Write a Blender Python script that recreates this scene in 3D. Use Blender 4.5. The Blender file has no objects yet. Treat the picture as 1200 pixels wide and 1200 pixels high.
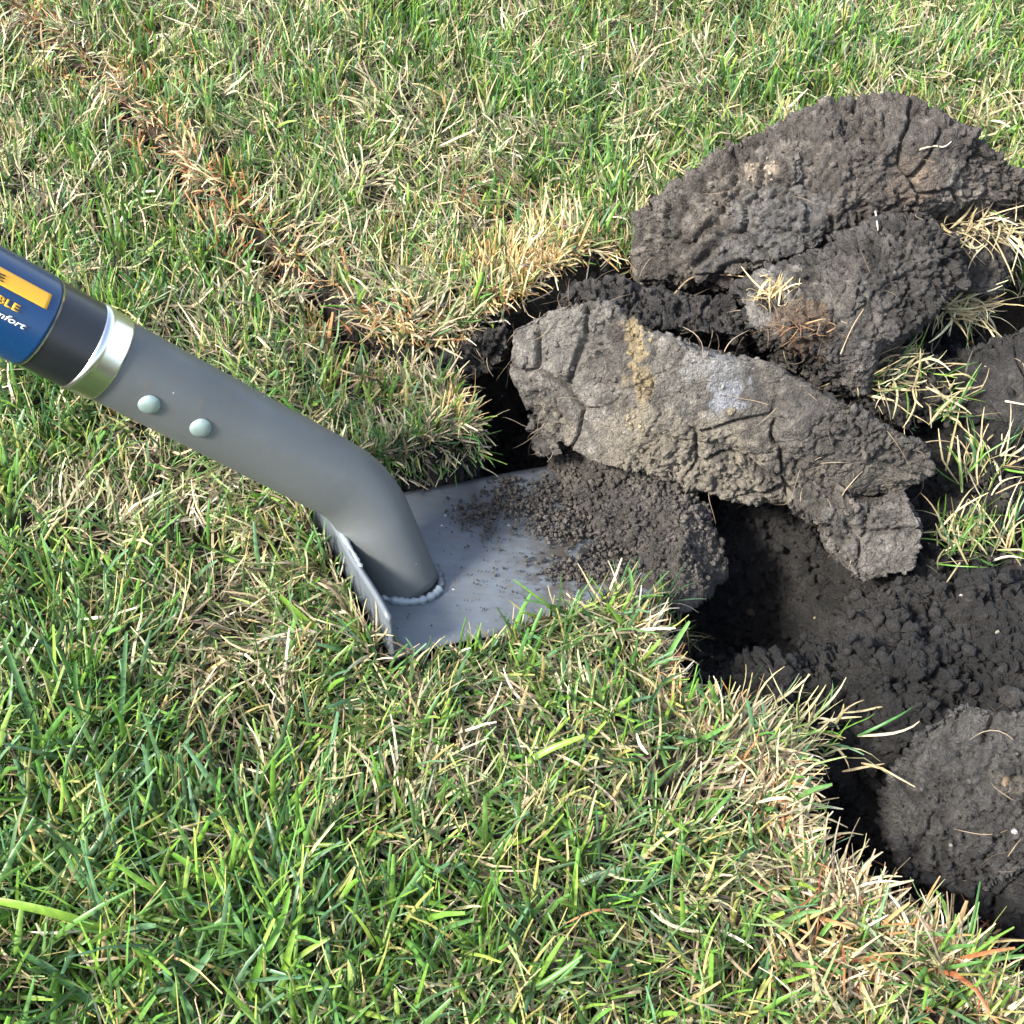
import bpy, bmesh, math, random
import numpy as np
from mathutils import Vector, Matrix

S = bpy.context.scene
COL = S.collection
random.seed(7)
RNG = np.random.default_rng(7)

# ------------------------------------------------------------------ camera
PITCH, DIST, HFOV = 0.8705, 0.7012, math.radians(42.0)
CAM = np.array([0, -DIST * math.cos(PITCH), DIST * math.sin(PITCH)])
FWD = np.array([0, math.cos(PITCH), -math.sin(PITCH)])
RGT = np.array([1.0, 0, 0])
UPV = np.cross(RGT, FWD)
FPX = 600 / math.tan(HFOV / 2)
cd = bpy.data.cameras.new('camera'); cam = bpy.data.objects.new('camera', cd); COL.objects.link(cam)
cam.location = CAM
cam.rotation_euler = (math.pi / 2 - PITCH, 0, 0)
cd.sensor_width = 36; cd.angle = HFOV; cd.clip_start = 0.01; cd.clip_end = 200
S.camera = cam

# ------------------------------------------------------------------ light
SUN_AZ, SUN_EL = math.radians(207), math.radians(44)      # azimuth measured from +x towards +y
w = bpy.data.worlds.new("World"); S.world = w; w.use_nodes = True
nt = w.node_tree
bg = nt.nodes['Background']
sky = nt.nodes.new('ShaderNodeTexSky'); sky.sky_type = 'NISHITA'; sky.sun_disc = False
sky.sun_elevation = SUN_EL; sky.sun_rotation = math.pi / 2 - SUN_AZ
sky.air_density = 1.0; sky.dust_density = 2.0; sky.ozone_density = 1.0
hs = nt.nodes.new('ShaderNodeHueSaturation'); hs.inputs['Saturation'].default_value = .75      # thin high cloud: a paler sky
nt.links.new(sky.outputs[0], hs.inputs['Color']); nt.links.new(hs.outputs[0], bg.inputs[0]); bg.inputs[1].default_value = 0.12
sd = bpy.data.lights.new('sun', 'SUN'); sun = bpy.data.objects.new('sun', sd); COL.objects.link(sun)
sd.energy = 2.8; sd.angle = math.radians(11); sd.color = (1.0, 0.95, 0.86)
sv = Vector((math.cos(SUN_AZ) * math.cos(SUN_EL), math.sin(SUN_AZ) * math.cos(SUN_EL), math.sin(SUN_EL)))
sun.rotation_euler = sv.to_track_quat('Z', 'Y').to_euler()
sun.location = sv * 3
S.view_settings.view_transform = 'Standard'; S.view_settings.look = 'None'
S.view_settings.gamma = 1; S.view_settings.use_curve_mapping = False
S.view_settings.exposure = 2.15
S.render.engine = 'CYCLES'

# ------------------------------------------------------------------ helpers
def U(px, py, z=0.0):
    """photograph pixel -> point of the place at height z"""
    d = FWD + RGT * ((px - 600) / FPX) + UPV * ((600 - py) / FPX)
    t = (z - CAM[2]) / d[2]
    return CAM + d * t
def UD(px, py, zc):
    return CAM + (FWD + RGT * ((px - 600) / FPX) + UPV * ((600 - py) / FPX)) * zc

def proj(P):
    d = P - CAM; z = d @ FWD; return 600 + FPX * (d @ RGT) / z, 600 - FPX * (d @ UPV) / z, z
def tag(o, label=None, cat=None, group=None, kind=None):
    if label: o['label'] = label
    if cat: o['category'] = cat
    if group: o['group'] = group
    if kind: o['kind'] = kind
    return o
def empty(name, loc=(0, 0, 0)):
    o = bpy.data.objects.new(name, None); COL.objects.link(o); o.location = loc
    o.empty_display_size = 0.02
    return o
def link(name, me, mat=None, parent=None, smooth=None):
    o = bpy.data.objects.new(name, me); COL.objects.link(o)
    if mat: me.materials.clear(); me.materials.append(mat)
    if parent:
        o.parent = parent
        o.matrix_parent_inverse = Matrix.Translation(-Vector(parent.location)) if parent.type == 'EMPTY' else Matrix()
    if smooth is None: smooth = 'crumb' not in name and name != 'root_soil'
    if smooth: me.polygons.foreach_set('use_smooth', np.ones(len(me.polygons), bool))
    return o
def mesh_np(name, V, F, col=None):
    """V (n,3); F (m,k) uniform polygons"""
    me = bpy.data.meshes.new(name)
    V = np.ascontiguousarray(V, np.float32); F = np.ascontiguousarray(F, np.int32)
    m, k = F.shape
    me.vertices.add(len(V)); me.vertices.foreach_set('co', V.ravel())
    me.loops.add(m * k); me.loops.foreach_set('vertex_index', F.ravel())
    me.polygons.add(m)
    me.polygons.foreach_set('loop_start', np.arange(m, dtype=np.int32) * k)
    me.polygons.foreach_set('loop_total', np.full(m, k, np.int32))
    me.update(calc_edges=True)
    if col is not None: set_col(me, col)
    return me
def set_col(me, col):
    a = me.color_attributes.new('col', 'FLOAT_COLOR', 'POINT')
    c = np.ones((len(me.vertices), 4), np.float32); c[:, :3] = col
    a.data.foreach_set('color', c.ravel())

# ---- vectorised noise
def _h(ix, iy, iz, s):
    with np.errstate(over='ignore'):
        n = (ix.astype(np.int64) * 374761393 + iy.astype(np.int64) * 668265263 + iz.astype(np.int64) * 2147483647 + s * 144665)
        n = (n ^ (n >> 13)) * 1274126177
        n = (n ^ (n >> 16)) * 2246822519
        n = n ^ (n >> 15)
    return (n & 0xFFFFFF).astype(np.float32) / np.float32(0xFFFFFF)
def vnoise(P, s=0):
    """value noise, -1..1"""
    P = np.asarray(P, np.float32); I = np.floor(P).astype(np.int64); f = P - I; f = f * f * f * (f * (f * 6 - 15) + 10)
    r = 0
    for dx in (0, 1):
        wx = f[:, 0] if dx else 1 - f[:, 0]
        for dy in (0, 1):
            wy = f[:, 1] if dy else 1 - f[:, 1]
            for dz in (0, 1):
                wz = f[:, 2] if dz else 1 - f[:, 2]
                r = r + wx * wy * wz * _h(I[:, 0] + dx, I[:, 1] + dy, I[:, 2] + dz, s)
    return r * 2 - 1
def fbm(P, s=0, o=4):
    P = np.asarray(P, np.float32)
    r = 0; a = 0.5
    for i in range(o): r = r + a * vnoise(P * (2.03 ** i) + 17.3 * i, s + i); a *= .5
    return r * 1.4
def worley(P, s=0):
    P = np.asarray(P, np.float32); I = np.floor(P).astype(np.int64); f = (P - I).astype(np.float32)
    d1 = np.full(len(P), 9, np.float32); d2 = d1.copy(); cid = np.zeros(len(P), np.float32)
    for dx in (-1, 0, 1):
        for dy in (-1, 0, 1):
            for dz in (-1, 0, 1):
                a, b, c = I[:, 0] + dx, I[:, 1] + dy, I[:, 2] + dz
                h1 = _h(a, b, c, s + 11)
                q = (dx + h1 - f[:, 0]) ** 2 + (dy + _h(a, b, c, s + 23) - f[:, 1]) ** 2 + (dz + _h(a, b, c, s + 37) - f[:, 2]) ** 2
                m = q < d1
                d2 = np.where(m, d1, np.minimum(d2, q)); cid = np.where(m, h1, cid); d1 = np.where(m, q, d1)
    return np.sqrt(d1), np.sqrt(d2), cid
def facets(P, s=0):
    """cracked angular crumbs: every cell is a plane tilted its own way; returns height, gap mask, cell value"""
    P = np.asarray(P, np.float32); I = np.floor(P).astype(np.int64); f = (P - I).astype(np.float32)
    n = len(P); d1 = np.full(n, 9, np.float32); d2 = d1.copy(); o1 = np.zeros((n, 3), np.float32); k1 = np.zeros((n, 3), np.float32)
    for dx in (-1, 0, 1):
        for dy in (-1, 0, 1):
            for dz in (-1, 0, 1):
                a, b, c = I[:, 0] + dx, I[:, 1] + dy, I[:, 2] + dz
                h = np.stack([_h(a, b, c, s + 11), _h(a, b, c, s + 23), _h(a, b, c, s + 37)], 1)
                off = h + np.array([dx, dy, dz], np.float32) - f; q = (off ** 2).sum(1); m = q < d1
                d2 = np.where(m, d1, np.minimum(d2, q)); d1 = np.where(m, q, d1); o1[m] = off[m]; k1[m] = h[m]
    d1 = np.sqrt(d1); d2 = np.sqrt(d2); tilt = (o1 * (k1[:, [1, 2, 0]] * 2 - 1)).sum(1)
    return tilt + .35 * (k1[:, 0] - .5) * 2 - .5 * d1 * d1, sstep(.13, .0, d2 - d1), k1[:, 2]
def sstep(a, b, x):
    t = np.clip((x - a) / (b - a), 0, 1); return t * t * (3 - 2 * t)
def mixc(a, b, t):
    return a + (b - a) * np.asarray(t)[:, None]

# ------------------------------------------------------------------ materials
def newmat(name):
    m = bpy.data.materials.new(name); m.use_nodes = True
    return m, m.node_tree, m.node_tree.nodes['Principled BSDF']
def soil_mat(name, rough=0.85, b1=0.85, spec=0.35):
    m, t, p = newmat(name); N = t.nodes; L = t.links
    at = N.new('ShaderNodeAttribute'); at.attribute_name = 'col'
    tc = N.new('ShaderNodeTexCoord')
    n1 = N.new('ShaderNodeTexNoise'); n1.inputs['Scale'].default_value = 900; n1.inputs['Detail'].default_value = 6; n1.inputs['Roughness'].default_value = .7
    n2 = N.new('ShaderNodeTexNoise'); n2.inputs['Scale'].default_value = 160; n2.inputs['Detail'].default_value = 5
    for n in (n1, n2): L.new(tc.outputs['Object'], n.inputs['Vector'])
    r = N.new('ShaderNodeMapRange'); r.inputs['From Min'].default_value = .3; r.inputs['From Max'].default_value = .7
    r.inputs['To Min'].default_value = .5; r.inputs['To Max'].default_value = 1.6
    L.new(n1.outputs['Fac'], r.inputs['Value'])
    r2 = N.new('ShaderNodeMapRange'); r2.inputs['From Min'].default_value = .35; r2.inputs['From Max'].default_value = .65
    r2.inputs['To Min'].default_value = .78; r2.inputs['To Max'].default_value = 1.25
    L.new(n2.outputs['Fac'], r2.inputs['Value'])
    mu = N.new('ShaderNodeMath'); mu.operation = 'MULTIPLY'; L.new(r.outputs[0], mu.inputs[0]); L.new(r2.outputs[0], mu.inputs[1])
    vm = N.new('ShaderNodeVectorMath'); vm.operation = 'SCALE'; L.new(at.outputs['Color'], vm.inputs[0]); L.new(mu.outputs[0], vm.inputs['Scale'])
    L.new(vm.outputs[0], p.inputs['Base Color'])
    p.inputs['Roughness'].default_value = rough; p.inputs['Specular IOR Level'].default_value = spec
    def math_(op, a, b):
        q = N.new('ShaderNodeMath'); q.operation = op
        for k, v in enumerate((a, b)):
            if isinstance(v, (int, float)): q.inputs[k].default_value = v
            else: L.new(v, q.inputs[k])
        return q.outputs[0]
    nw = N.new('ShaderNodeTexNoise'); nw.inputs['Scale'].default_value = 260; nw.inputs['Detail'].default_value = 3; L.new(tc.outputs['Object'], nw.inputs['Vector'])
    ws = N.new('ShaderNodeVectorMath'); ws.operation = 'SCALE'; ws.inputs['Scale'].default_value = .005; L.new(nw.outputs['Color'], ws.inputs[0])
    wa = N.new('ShaderNodeVectorMath'); wa.operation = 'ADD'; L.new(tc.outputs['Object'], wa.inputs[0]); L.new(ws.outputs[0], wa.inputs[1])
    hh = None
    for sc, am, cl in ((210, .9, .16), (480, .55, .18), (1000, .3, .25)):
        ve = N.new('ShaderNodeTexVoronoi'); ve.feature = 'DISTANCE_TO_EDGE'; ve.inputs['Scale'].default_value = sc; L.new(wa.outputs[0], ve.inputs['Vector'])
        vf = N.new('ShaderNodeTexVoronoi'); vf.inputs['Scale'].default_value = sc; L.new(wa.outputs[0], vf.inputs['Vector'])
        sx = N.new('ShaderNodeSeparateColor'); L.new(vf.outputs['Color'], sx.inputs[0])
        pl = math_('MINIMUM', math_('DIVIDE', ve.outputs['Distance'], cl), 1.0)
        t_ = math_('MULTIPLY', math_('ADD', pl, math_('MULTIPLY', sx.outputs[0], 1.1)), am)
        hh = t_ if hh is None else math_('ADD', hh, t_)
    hh = math_('ADD', hh, math_('MULTIPLY', n1.outputs['Fac'], 1.6))
    bp = N.new('ShaderNodeBump'); bp.inputs['Strength'].default_value = b1; bp.inputs['Distance'].default_value = .0013
    L.new(hh, bp.inputs['Height']); L.new(bp.outputs[0], p.inputs['Normal'])
    return m
M_SOIL = soil_mat('soil'); M_WET = soil_mat('moist_soil', .72, .9, .4)
def blade_mat(name, rough, transl, spec=.5):
    m, t, p = newmat(name); N = t.nodes; L = t.links
    at = N.new('ShaderNodeAttribute'); at.attribute_name = 'col'
    tc = N.new('ShaderNodeTexCoord'); n = N.new('ShaderNodeTexNoise'); n.inputs['Scale'].default_value = 350; n.inputs['Detail'].default_value = 3
    L.new(tc.outputs['Object'], n.inputs['Vector'])
    r = N.new('ShaderNodeMapRange'); r.inputs['From Min'].default_value = .3; r.inputs['From Max'].default_value = .7
    r.inputs['To Min'].default_value = .75; r.inputs['To Max'].default_value = 1.25; L.new(n.outputs['Fac'], r.inputs['Value'])
    vm = N.new('ShaderNodeVectorMath'); vm.operation = 'SCALE'; L.new(at.outputs['Color'], vm.inputs[0]); L.new(r.outputs[0], vm.inputs['Scale'])
    L.new(vm.outputs[0], p.inputs['Base Color']); p.inputs['Roughness'].default_value = rough
    p.inputs['Specular IOR Level'].default_value = spec
    tr = N.new('ShaderNodeBsdfTranslucent'); L.new(vm.outputs[0], tr.inputs['Color'])
    mx = N.new('ShaderNodeMixShader'); mx.inputs[0].default_value = transl
    L.new(p.outputs[0], mx.inputs[1]); L.new(tr.outputs[0], mx.inputs[2])
    L.new(mx.outputs[0], N['Material Output'].inputs['Surface'])
    return m
M_GRASS = blade_mat('grass_blade', .40, .32, .5); M_STRAW = blade_mat('dead_straw', .5, .2, .5)
def plain(name, c, rough=.5, metal=0, spec=.5):
    m, t, p = newmat(name); p.inputs['Base Color'].default_value = (*c, 1); p.inputs['Roughness'].default_value = rough
    p.inputs['Metallic'].default_value = metal; p.inputs['Specular IOR Level'].default_value = spec
    N = t.nodes; L = t.links
    n = N.new('ShaderNodeTexNoise'); n.inputs['Scale'].default_value = 90; n.inputs['Detail'].default_value = 6
    tc = N.new('ShaderNodeTexCoord'); L.new(tc.outputs['Object'], n.inputs['Vector'])
    r = N.new('ShaderNodeMapRange'); r.inputs['To Min'].default_value = max(rough - .1, .02); r.inputs['To Max'].default_value = rough + .12
    L.new(n.outputs['Fac'], r.inputs['Value']); L.new(r.outputs[0], p.inputs['Roughness'])
    return m
def paint_mat(name, c, dirt, specks=85, spk=.6, streak=.3):
    m, t, p = newmat(name); N = t.nodes; L = t.links
    tc = N.new('ShaderNodeTexCoord')
    def noise(s, d=5, mp=None):
        n = N.new('ShaderNodeTexNoise'); n.inputs['Scale'].default_value = s; n.inputs['Detail'].default_value = d
        L.new(tc.outputs['Object'], n.inputs['Vector']); return n
    def mr(src, a, b, c_, d_):
        r = N.new('ShaderNodeMapRange'); r.inputs['From Min'].default_value = a; r.inputs['From Max'].default_value = b
        r.inputs['To Min'].default_value = c_; r.inputs['To Max'].default_value = d_; L.new(src, r.inputs['Value']); return r
    mp = N.new('ShaderNodeMapping'); mp.inputs['Rotation'].default_value = (0, 0, -.4259); mp.inputs['Scale'].default_value = (.6, 9, 3); L.new(tc.outputs['Object'], mp.inputs['Vector'])
    ns = N.new('ShaderNodeTexNoise'); ns.inputs['Scale'].default_value = 40; ns.inputs['Detail'].default_value = 6; L.new(mp.outputs[0], ns.inputs['Vector'])
    n1 = noise(25); n2 = noise(260, 3); n3 = noise(9, 3)
    mx = N.new('ShaderNodeMix'); mx.data_type = 'RGBA'; mx.inputs['A'].default_value = (*c, 1); mx.inputs['B'].default_value = (c[0] * .76, c[1] * .77, c[2] * .78, 1)
    sm_ = N.new('ShaderNodeMath'); sm_.operation = 'MULTIPLY_ADD'; sm_.use_clamp = True; L.new(mr(ns.outputs['Fac'], .40, .64, -.5, .9).outputs[0], sm_.inputs[0]); sm_.inputs[1].default_value = streak
    L.new(mr(n1.outputs['Fac'], .35, .65, 0, .8).outputs[0], sm_.inputs[2]); L.new(sm_.outputs[0], mx.inputs['Factor'])
    mx2 = N.new('ShaderNodeMix'); mx2.data_type = 'RGBA'; L.new(mx.outputs['Result'], mx2.inputs['A']); mx2.inputs['B'].default_value = (.1, .085, .065, 1)
    a = mr(n2.outputs['Fac'], .60, .72, 0, 1); b = mr(n3.outputs['Fac'], .42, .62, 0, dirt)
    mm = N.new('ShaderNodeMath'); mm.operation = 'MULTIPLY'; L.new(a.outputs[0], mm.inputs[0]); L.new(b.outputs[0], mm.inputs[1])
    L.new(mm.outputs[0], mx2.inputs['Factor'])
    # pale specks of weld spatter and chips
    vo = N.new('ShaderNodeTexVoronoi'); vo.inputs['Scale'].default_value = specks; L.new(tc.outputs['Object'], vo.inputs['Vector'])
    sp = mr(vo.outputs['Distance'], .045, .07, 1, 0); sp2 = mr(n3.outputs['Fac'], .5, .56, 0, spk)
    da = N.new('ShaderNodeAttribute'); da.attribute_name = 'mud'
    dn = mr(noise(110, 7).outputs['Fac'], .40, .54, .0, 1.0); dm = N.new('ShaderNodeMath'); dm.operation = 'MULTIPLY'; L.new(da.outputs['Fac'], dm.inputs[0]); L.new(dn.outputs[0], dm.inputs[1])
    mxd = N.new('ShaderNodeMix'); mxd.data_type = 'RGBA'; L.new(mx2.outputs['Result'], mxd.inputs['A']); mxd.inputs['B'].default_value = (.048, .040, .032, 1); L.new(dm.outputs[0], mxd.inputs['Factor']); mx2 = mxd
    m3 = N.new('ShaderNodeMath'); m3.operation = 'MULTIPLY'; L.new(sp.outputs[0], m3.inputs[0]); L.new(sp2.outputs[0], m3.inputs[1])
    mx3 = N.new('ShaderNodeMix'); mx3.data_type = 'RGBA'; L.new(mx2.outputs['Result'], mx3.inputs['A']); mx3.inputs['B'].default_value = (.55, .6, .6, 1)
    L.new(m3.outputs[0], mx3.inputs['Factor'])
    L.new(mx3.outputs['Result'], p.inputs['Base Color'])
    L.new(mr(n1.outputs['Fac'], .35, .65, .34, .50).outputs[0], p.inputs['Roughness'])
    bp = N.new('ShaderNodeBump'); bp.inputs['Strength'].default_value = .12; bp.inputs['Distance'].default_value = .001
    L.new(n2.outputs['Fac'], bp.inputs['Height']); L.new(bp.outputs[0], p.inputs['Normal'])
    return m
M_PAINT = paint_mat('grey_paint', (.100, .115, .131), .8)
M_SHAFT = paint_mat('worn_grey_paint', (.086, .093, .093), 1.0, 150, .9, 0.0)
M_WELD = plain('weld_metal', (.24, .28, .30), .45, .35)
M_RIVET = plain('rivet_zinc', (.24, .31, .29), .4, .5)
M_CHROME = plain('polished_steel', (.66, .67, .68), .2, 1)
M_GRIP = plain('black_grip', (.008, .009, .012), .3)
M_BLUE = plain('blue_label', (.003, .032, .10), .25)
M_YEL = plain('yellow_print', (.75, .36, .02), .35)
M_WHITE = plain('white_print', (.8, .8, .8), .35)
M_NAVY = plain('navy_print', (.05, .045, .03), .35)

# ------------------------------------------------------------------ shovel frame (numbers of the real tool)
A0 = np.array([-.0553, -.0992, .012])
yaw, pit, rol = .4259, -.2187, .1546
ax = np.array([math.cos(yaw) * math.cos(pit), math.sin(yaw) * math.cos(pit), math.sin(pit)])
n0 = np.array([0, 0, 1.]) - ax * ax[2]; n0 /= np.linalg.norm(n0); s0 = np.cross(n0, ax)
nn = n0 * math.cos(rol) + s0 * math.sin(rol); ss = np.cross(nn, ax)
BW, BL = .1208, .182
def on_blade(a, b, h=0.): return A0 + ax * a + ss * b + nn * h
def blade_local(P):
    d = P - A0; return d @ ax, d @ ss, d @ nn

# ------------------------------------------------------------------ ground shape
def poly(pts): return np.array([U(a, b)[:2] for a, b in pts])
HOLE = poly([(392, 372), (430, 408), (478, 424), (535, 414), (600, 376), (680, 330), (760, 318), (900, 290), (1040, 240), (1160, 235), (1300, 240),
             (1560, 300), (1560, 1340), (1262, 1340), (1215, 1265), (1180, 1185), (1120, 1128), (1055, 1090), (1000, 1060), (952, 1020), (918, 960), (932, 905),
             (915, 875), (866, 850), (812, 845), (785, 812), (760, 735), (690, 640), (615, 585), (562, 560), (550, 510), (535, 462), (480, 452), (430, 428)])
CRACK = poly([(-60, -60), (5, 15), (60, 60), (112, 95), (160, 150), (212, 205), (262, 268), (300, 292), (345, 330), (395, 378), (430, 415)])
def seg_dist(P, A, B):
    ab = B - A; t = np.clip(((P - A) @ ab) / (ab @ ab), 0, 1)
    return np.linalg.norm(P - (A + t[:, None] * ab), axis=1), t
def pl_dist(P, L, closed=False):
    d = np.full(len(P), 9.); n = len(L)
    for i in range(n if closed else n - 1):
        q, _ = seg_dist(P, L[i], L[(i + 1) % n]); d = np.minimum(d, q)
    return d
def inside(P, L):
    r = np.zeros(len(P), bool); n = len(L)
    for i in range(n):
        a, b = L[i], L[(i + 1) % n]
        c = ((a[1] > P[:, 1]) != (b[1] > P[:, 1])) & (P[:, 0] < (b[0] - a[0]) * (P[:, 1] - a[1]) / (b[1] - a[1] + 1e-12) + a[0])
        r ^= c
    return r
def z0(P): return np.concatenate([P, np.zeros((len(P), 1))], 1)
def sdh(P):
    """signed distance to the dug hole, positive inside, with a ragged rim"""
    d = pl_dist(P, HOLE, True); s = np.where(inside(P, HOLE), d, -d)
    near = np.abs(s) < .05
    s[near] += (.010 * fbm(z0(P[near]) * 50, 3, 3))
    return s
def G2(P, px, py, r, z=0.0):
    c = U(px, py, z)[:2]; return np.exp(-((P - c) ** 2).sum(1) / (r * r))
LIFTA, LIFTB = U(490, 385)[:2], U(700, 322)[:2]
def crack_w(Q): return 0.0024 + .0014 * sstep(-.5, .2, vnoise(Q * 28, 7))
def H(P, fine=False):
    P = np.asarray(P, float); Q = z0(P); far = np.linalg.norm(P, axis=1)
    base = .004 * vnoise(Q * 22, 1) + .004 * vnoise(Q * 48, 2) + .0025 * vnoise(Q * 110, 4)
    base += .012 * vnoise(Q * 2.2, 9) * sstep(.5, 2, far)
    dl, t = seg_dist(P, LIFTA, LIFTB)
    base += .017 * np.exp(-(dl / .028) ** 2) * (P[:, 1] > -9)
    # crack
    dc = pl_dist(P, CRACK) + .0035 * vnoise(Q * 90, 6)
    wd = crack_w(Q)
    cd_ = CRACK[-1] - CRACK[1]; side_ = (cd_[0] * (P[:, 1] - np.interp(P[:, 0], CRACK[:, 0], CRACK[:, 1]))) > 0
    base += np.where(side_, .0065 * np.exp(-(dc / .020) ** 2), -.004 * np.exp(-(dc / .016) ** 2)) * (P[:, 0] < CRACK[-1, 0] + .01)
    base -= .045 * sstep(wd + .0022, wd * .4, dc) * (far < 1.2)
    s = sdh(P)
    floor = -.062 + .008 * vnoise(Q * 14, 8) + .009 * vnoise(Q * 32, 12) + .005 * vnoise(Q * 64, 13)
    floor += .050 * G2(P, 1090, 735, .085) + .045 * G2(P, 885, 735, .045) + .05 * G2(P, 1180, 480, .06)
    floor += .02 * G2(P, 1230, 900, .10)
    floor -= .06 * G2(P, 795, 735, .025) + .085 * G2(P, 910, 640, .045) + .045 * G2(P, 960, 965, .03) + .03 * G2(P, 1130, 1120, .035) + .03 * G2(P, 600, 500, .05)
    k = sstep(-.002, .020, s)
    z = base * (1 - k) + np.minimum(base, floor) * k
    # soil is pressed away under the steel
    pz = A0[2] - ((P[:, 0] - A0[0]) * nn[0] + (P[:, 1] - A0[1]) * nn[1]) / nn[2]
    la, lb, _ = blade_local(np.column_stack([P, pz])); bz = pz - .006
    foot = sstep(-.006, .002, la) * sstep(BL / math.cos(pit) + .008, BL, la) * sstep(-.010, .001, lb) * sstep(BW + .005, BW, lb)
    z = np.where(foot > 0, np.minimum(z, z * (1 - foot) + (bz - .002) * foot), z)
    return z, s
def foot_mask(P, m):
    pz = A0[2] - ((P[:, 0] - A0[0]) * nn[0] + (P[:, 1] - A0[1]) * nn[1]) / nn[2]
    a, b, _ = blade_local(np.column_stack([P, pz])); return (a > -m) & (a < BL) & (b > -m) & (b < BW + m)
def soil_detail(P, amp=1.0):
    """crumbly relief (P in metres, 3-d) and crevice mask"""
    Wp = P + .0035 * np.stack([vnoise(P * 100, 51), vnoise(P * 100, 52), vnoise(P * 100, 53)], 1) + .0011 * np.stack([vnoise(P * 420, 54), vnoise(P * 420, 55), vnoise(P * 420, 56)], 1)
    ha, ga, ca = facets(Wp * 58, 60); hb, gb, cb = facets(Wp * 140, 61); hc, gc, cc_ = facets(Wp * 330, 62)
    msk = sstep(.0, .35, vnoise(P * 32, 70)); m2 = .35 + .65 * sstep(-.2, .3, vnoise(P * 45, 71))
    pit_ = sstep(.18, .42, fbm(P * 150, 74, 2))
    h = .0014 * ha + .0017 * hb * m2 + .0013 * hc + .0012 * fbm(P * 420, 72, 3) - .0026 * pit_ * m2
    h -= .0034 * ga * msk + .0019 * gb * m2 + .0011 * gc
    return h * amp, np.clip(ga * msk * .6 + gb * .4, 0, 1), cb * .5 + cc_ * .5 + 1.6 * (cc_ > .965)

def foot_mask(P, m):
    pz = A0[2] - ((P[:, 0] - A0[0]) * nn[0] + (P[:, 1] - A0[1]) * nn[1]) / nn[2]
    a, b, _ = blade_local(np.column_stack([P, pz])); return (a > -m) & (a < BL) & (b > -m) & (b < BW + m)
def soil_detail(P, amp=1.0):
    """crumbly relief (P in metres, 3-d) and crevice mask"""
    Wp = P + .0035 * np.stack([vnoise(P * 100, 51), vnoise(P * 100, 52), vnoise(P * 100, 53)], 1) + .0011 * np.stack([vnoise(P * 420, 54), vnoise(P * 420, 55), vnoise(P * 420, 56)], 1)
    ha, ga, ca = facets(Wp * 55, 60); hb, gb, cb = facets(Wp * 125, 61); hc, gc, cc_ = facets(Wp * 290, 62)
    msk = sstep(-.2, .3, vnoise(P * 30, 70)); m2 = .45 + .55 * sstep(-.3, .3, vnoise(P * 45, 71))
    h = .0026 * ha + .0029 * hb * m2 + .0019 * hc + .0013 * fbm(P * 380, 72, 3)
    h -= .0036 * ga * msk + .0026 * gb * m2 + .0009 * gc
    return h * amp, np.clip(ga * msk * .6 + gb * .4, 0, 1), cb

def grid(xs, ys):
    X, Y = np.meshgrid(xs, ys, indexing='xy'); P = np.stack([X.ravel(), Y.ravel()], 1)
    nx, ny = len(xs), len(ys); i = np.arange(nx - 1)[None, :] + nx * np.arange(ny - 1)[:, None]; i = i.ravel()
    return P, np.stack([i, i + 1, i + 1 + nx, i + nx], 1)
def axis_pts(lo, hi, step, far=40):
    c = list(np.arange(lo, hi, step)); d = step; a = c[-1]; b = c[0]
    up = []; dn = []
    while a < far: d *= 1.3; a += d; up.append(a)
    d = step
    while b > -far: d *= 1.3; b -= d; dn.append(b)
    return np.array(dn[::-1] + c + up)
# lawn sheet
P, F = grid(axis_pts(-.50, .55, .006), axis_pts(-.30, .70, .006))
z, s = H(P)
z = z - .030 * sstep(.002, .012, s) - .008 * np.maximum(sstep(.0, .006, s), foot_mask(P, .009))
dcl = pl_dist(P, CRACK); z = z - .05 * (dcl < .010)
V = np.column_stack([P, z])
n = vnoise(z0(P) * 60, 21)
c = mixc(np.array([[.018, .014, .010]]), np.array([[.045, .036, .025]]), sstep(-.3, .5, n))
far = sstep(.55, 1.2, np.linalg.norm(P, axis=1))
c = mixc(c, np.array([[.09, .11, .04]]), far)
o = link('lawn_ground', mesh_np('lawn_ground', V, F, c), M_SOIL); tag(o, 'dark soil of the lawn under the grass', kind='structure')
# fine strip of ground along the drying crack
P, F = grid(np.arange(-.50, -.02, .0014), np.arange(-.02, .42, .0014)); dk = pl_dist(P, CRACK) < .0185
fk = dk[F].all(1); F = F[fk]; used = np.unique(F); rm = -np.ones(len(P), int); rm[used] = np.arange(len(used)); P = P[used]; F = rm[F]
z, s = H(P); ok_ = (s < .002)[F].all(1); F = F[ok_]; used = np.unique(F); rm = -np.ones(len(P), int); rm[used] = np.arange(len(used)); P = P[used]; F = rm[F]; z = z[used]
h, cr, cid = soil_detail(np.column_stack([P, z]), .7); z = z + h - .0006 - .004 * sstep(.013, .0185, pl_dist(P, CRACK))
c = mixc(np.array([[.018, .014, .011]]), np.array([[.045, .036, .026]]), sstep(-.3, .5, vnoise(z0(P) * 60, 21)))
o = link('crack_soil', mesh_np('crack_soil', np.column_stack([P, z]), F, c), M_SOIL); tag(o, 'dark soil along the long crack in the lawn', kind='structure')
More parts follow.
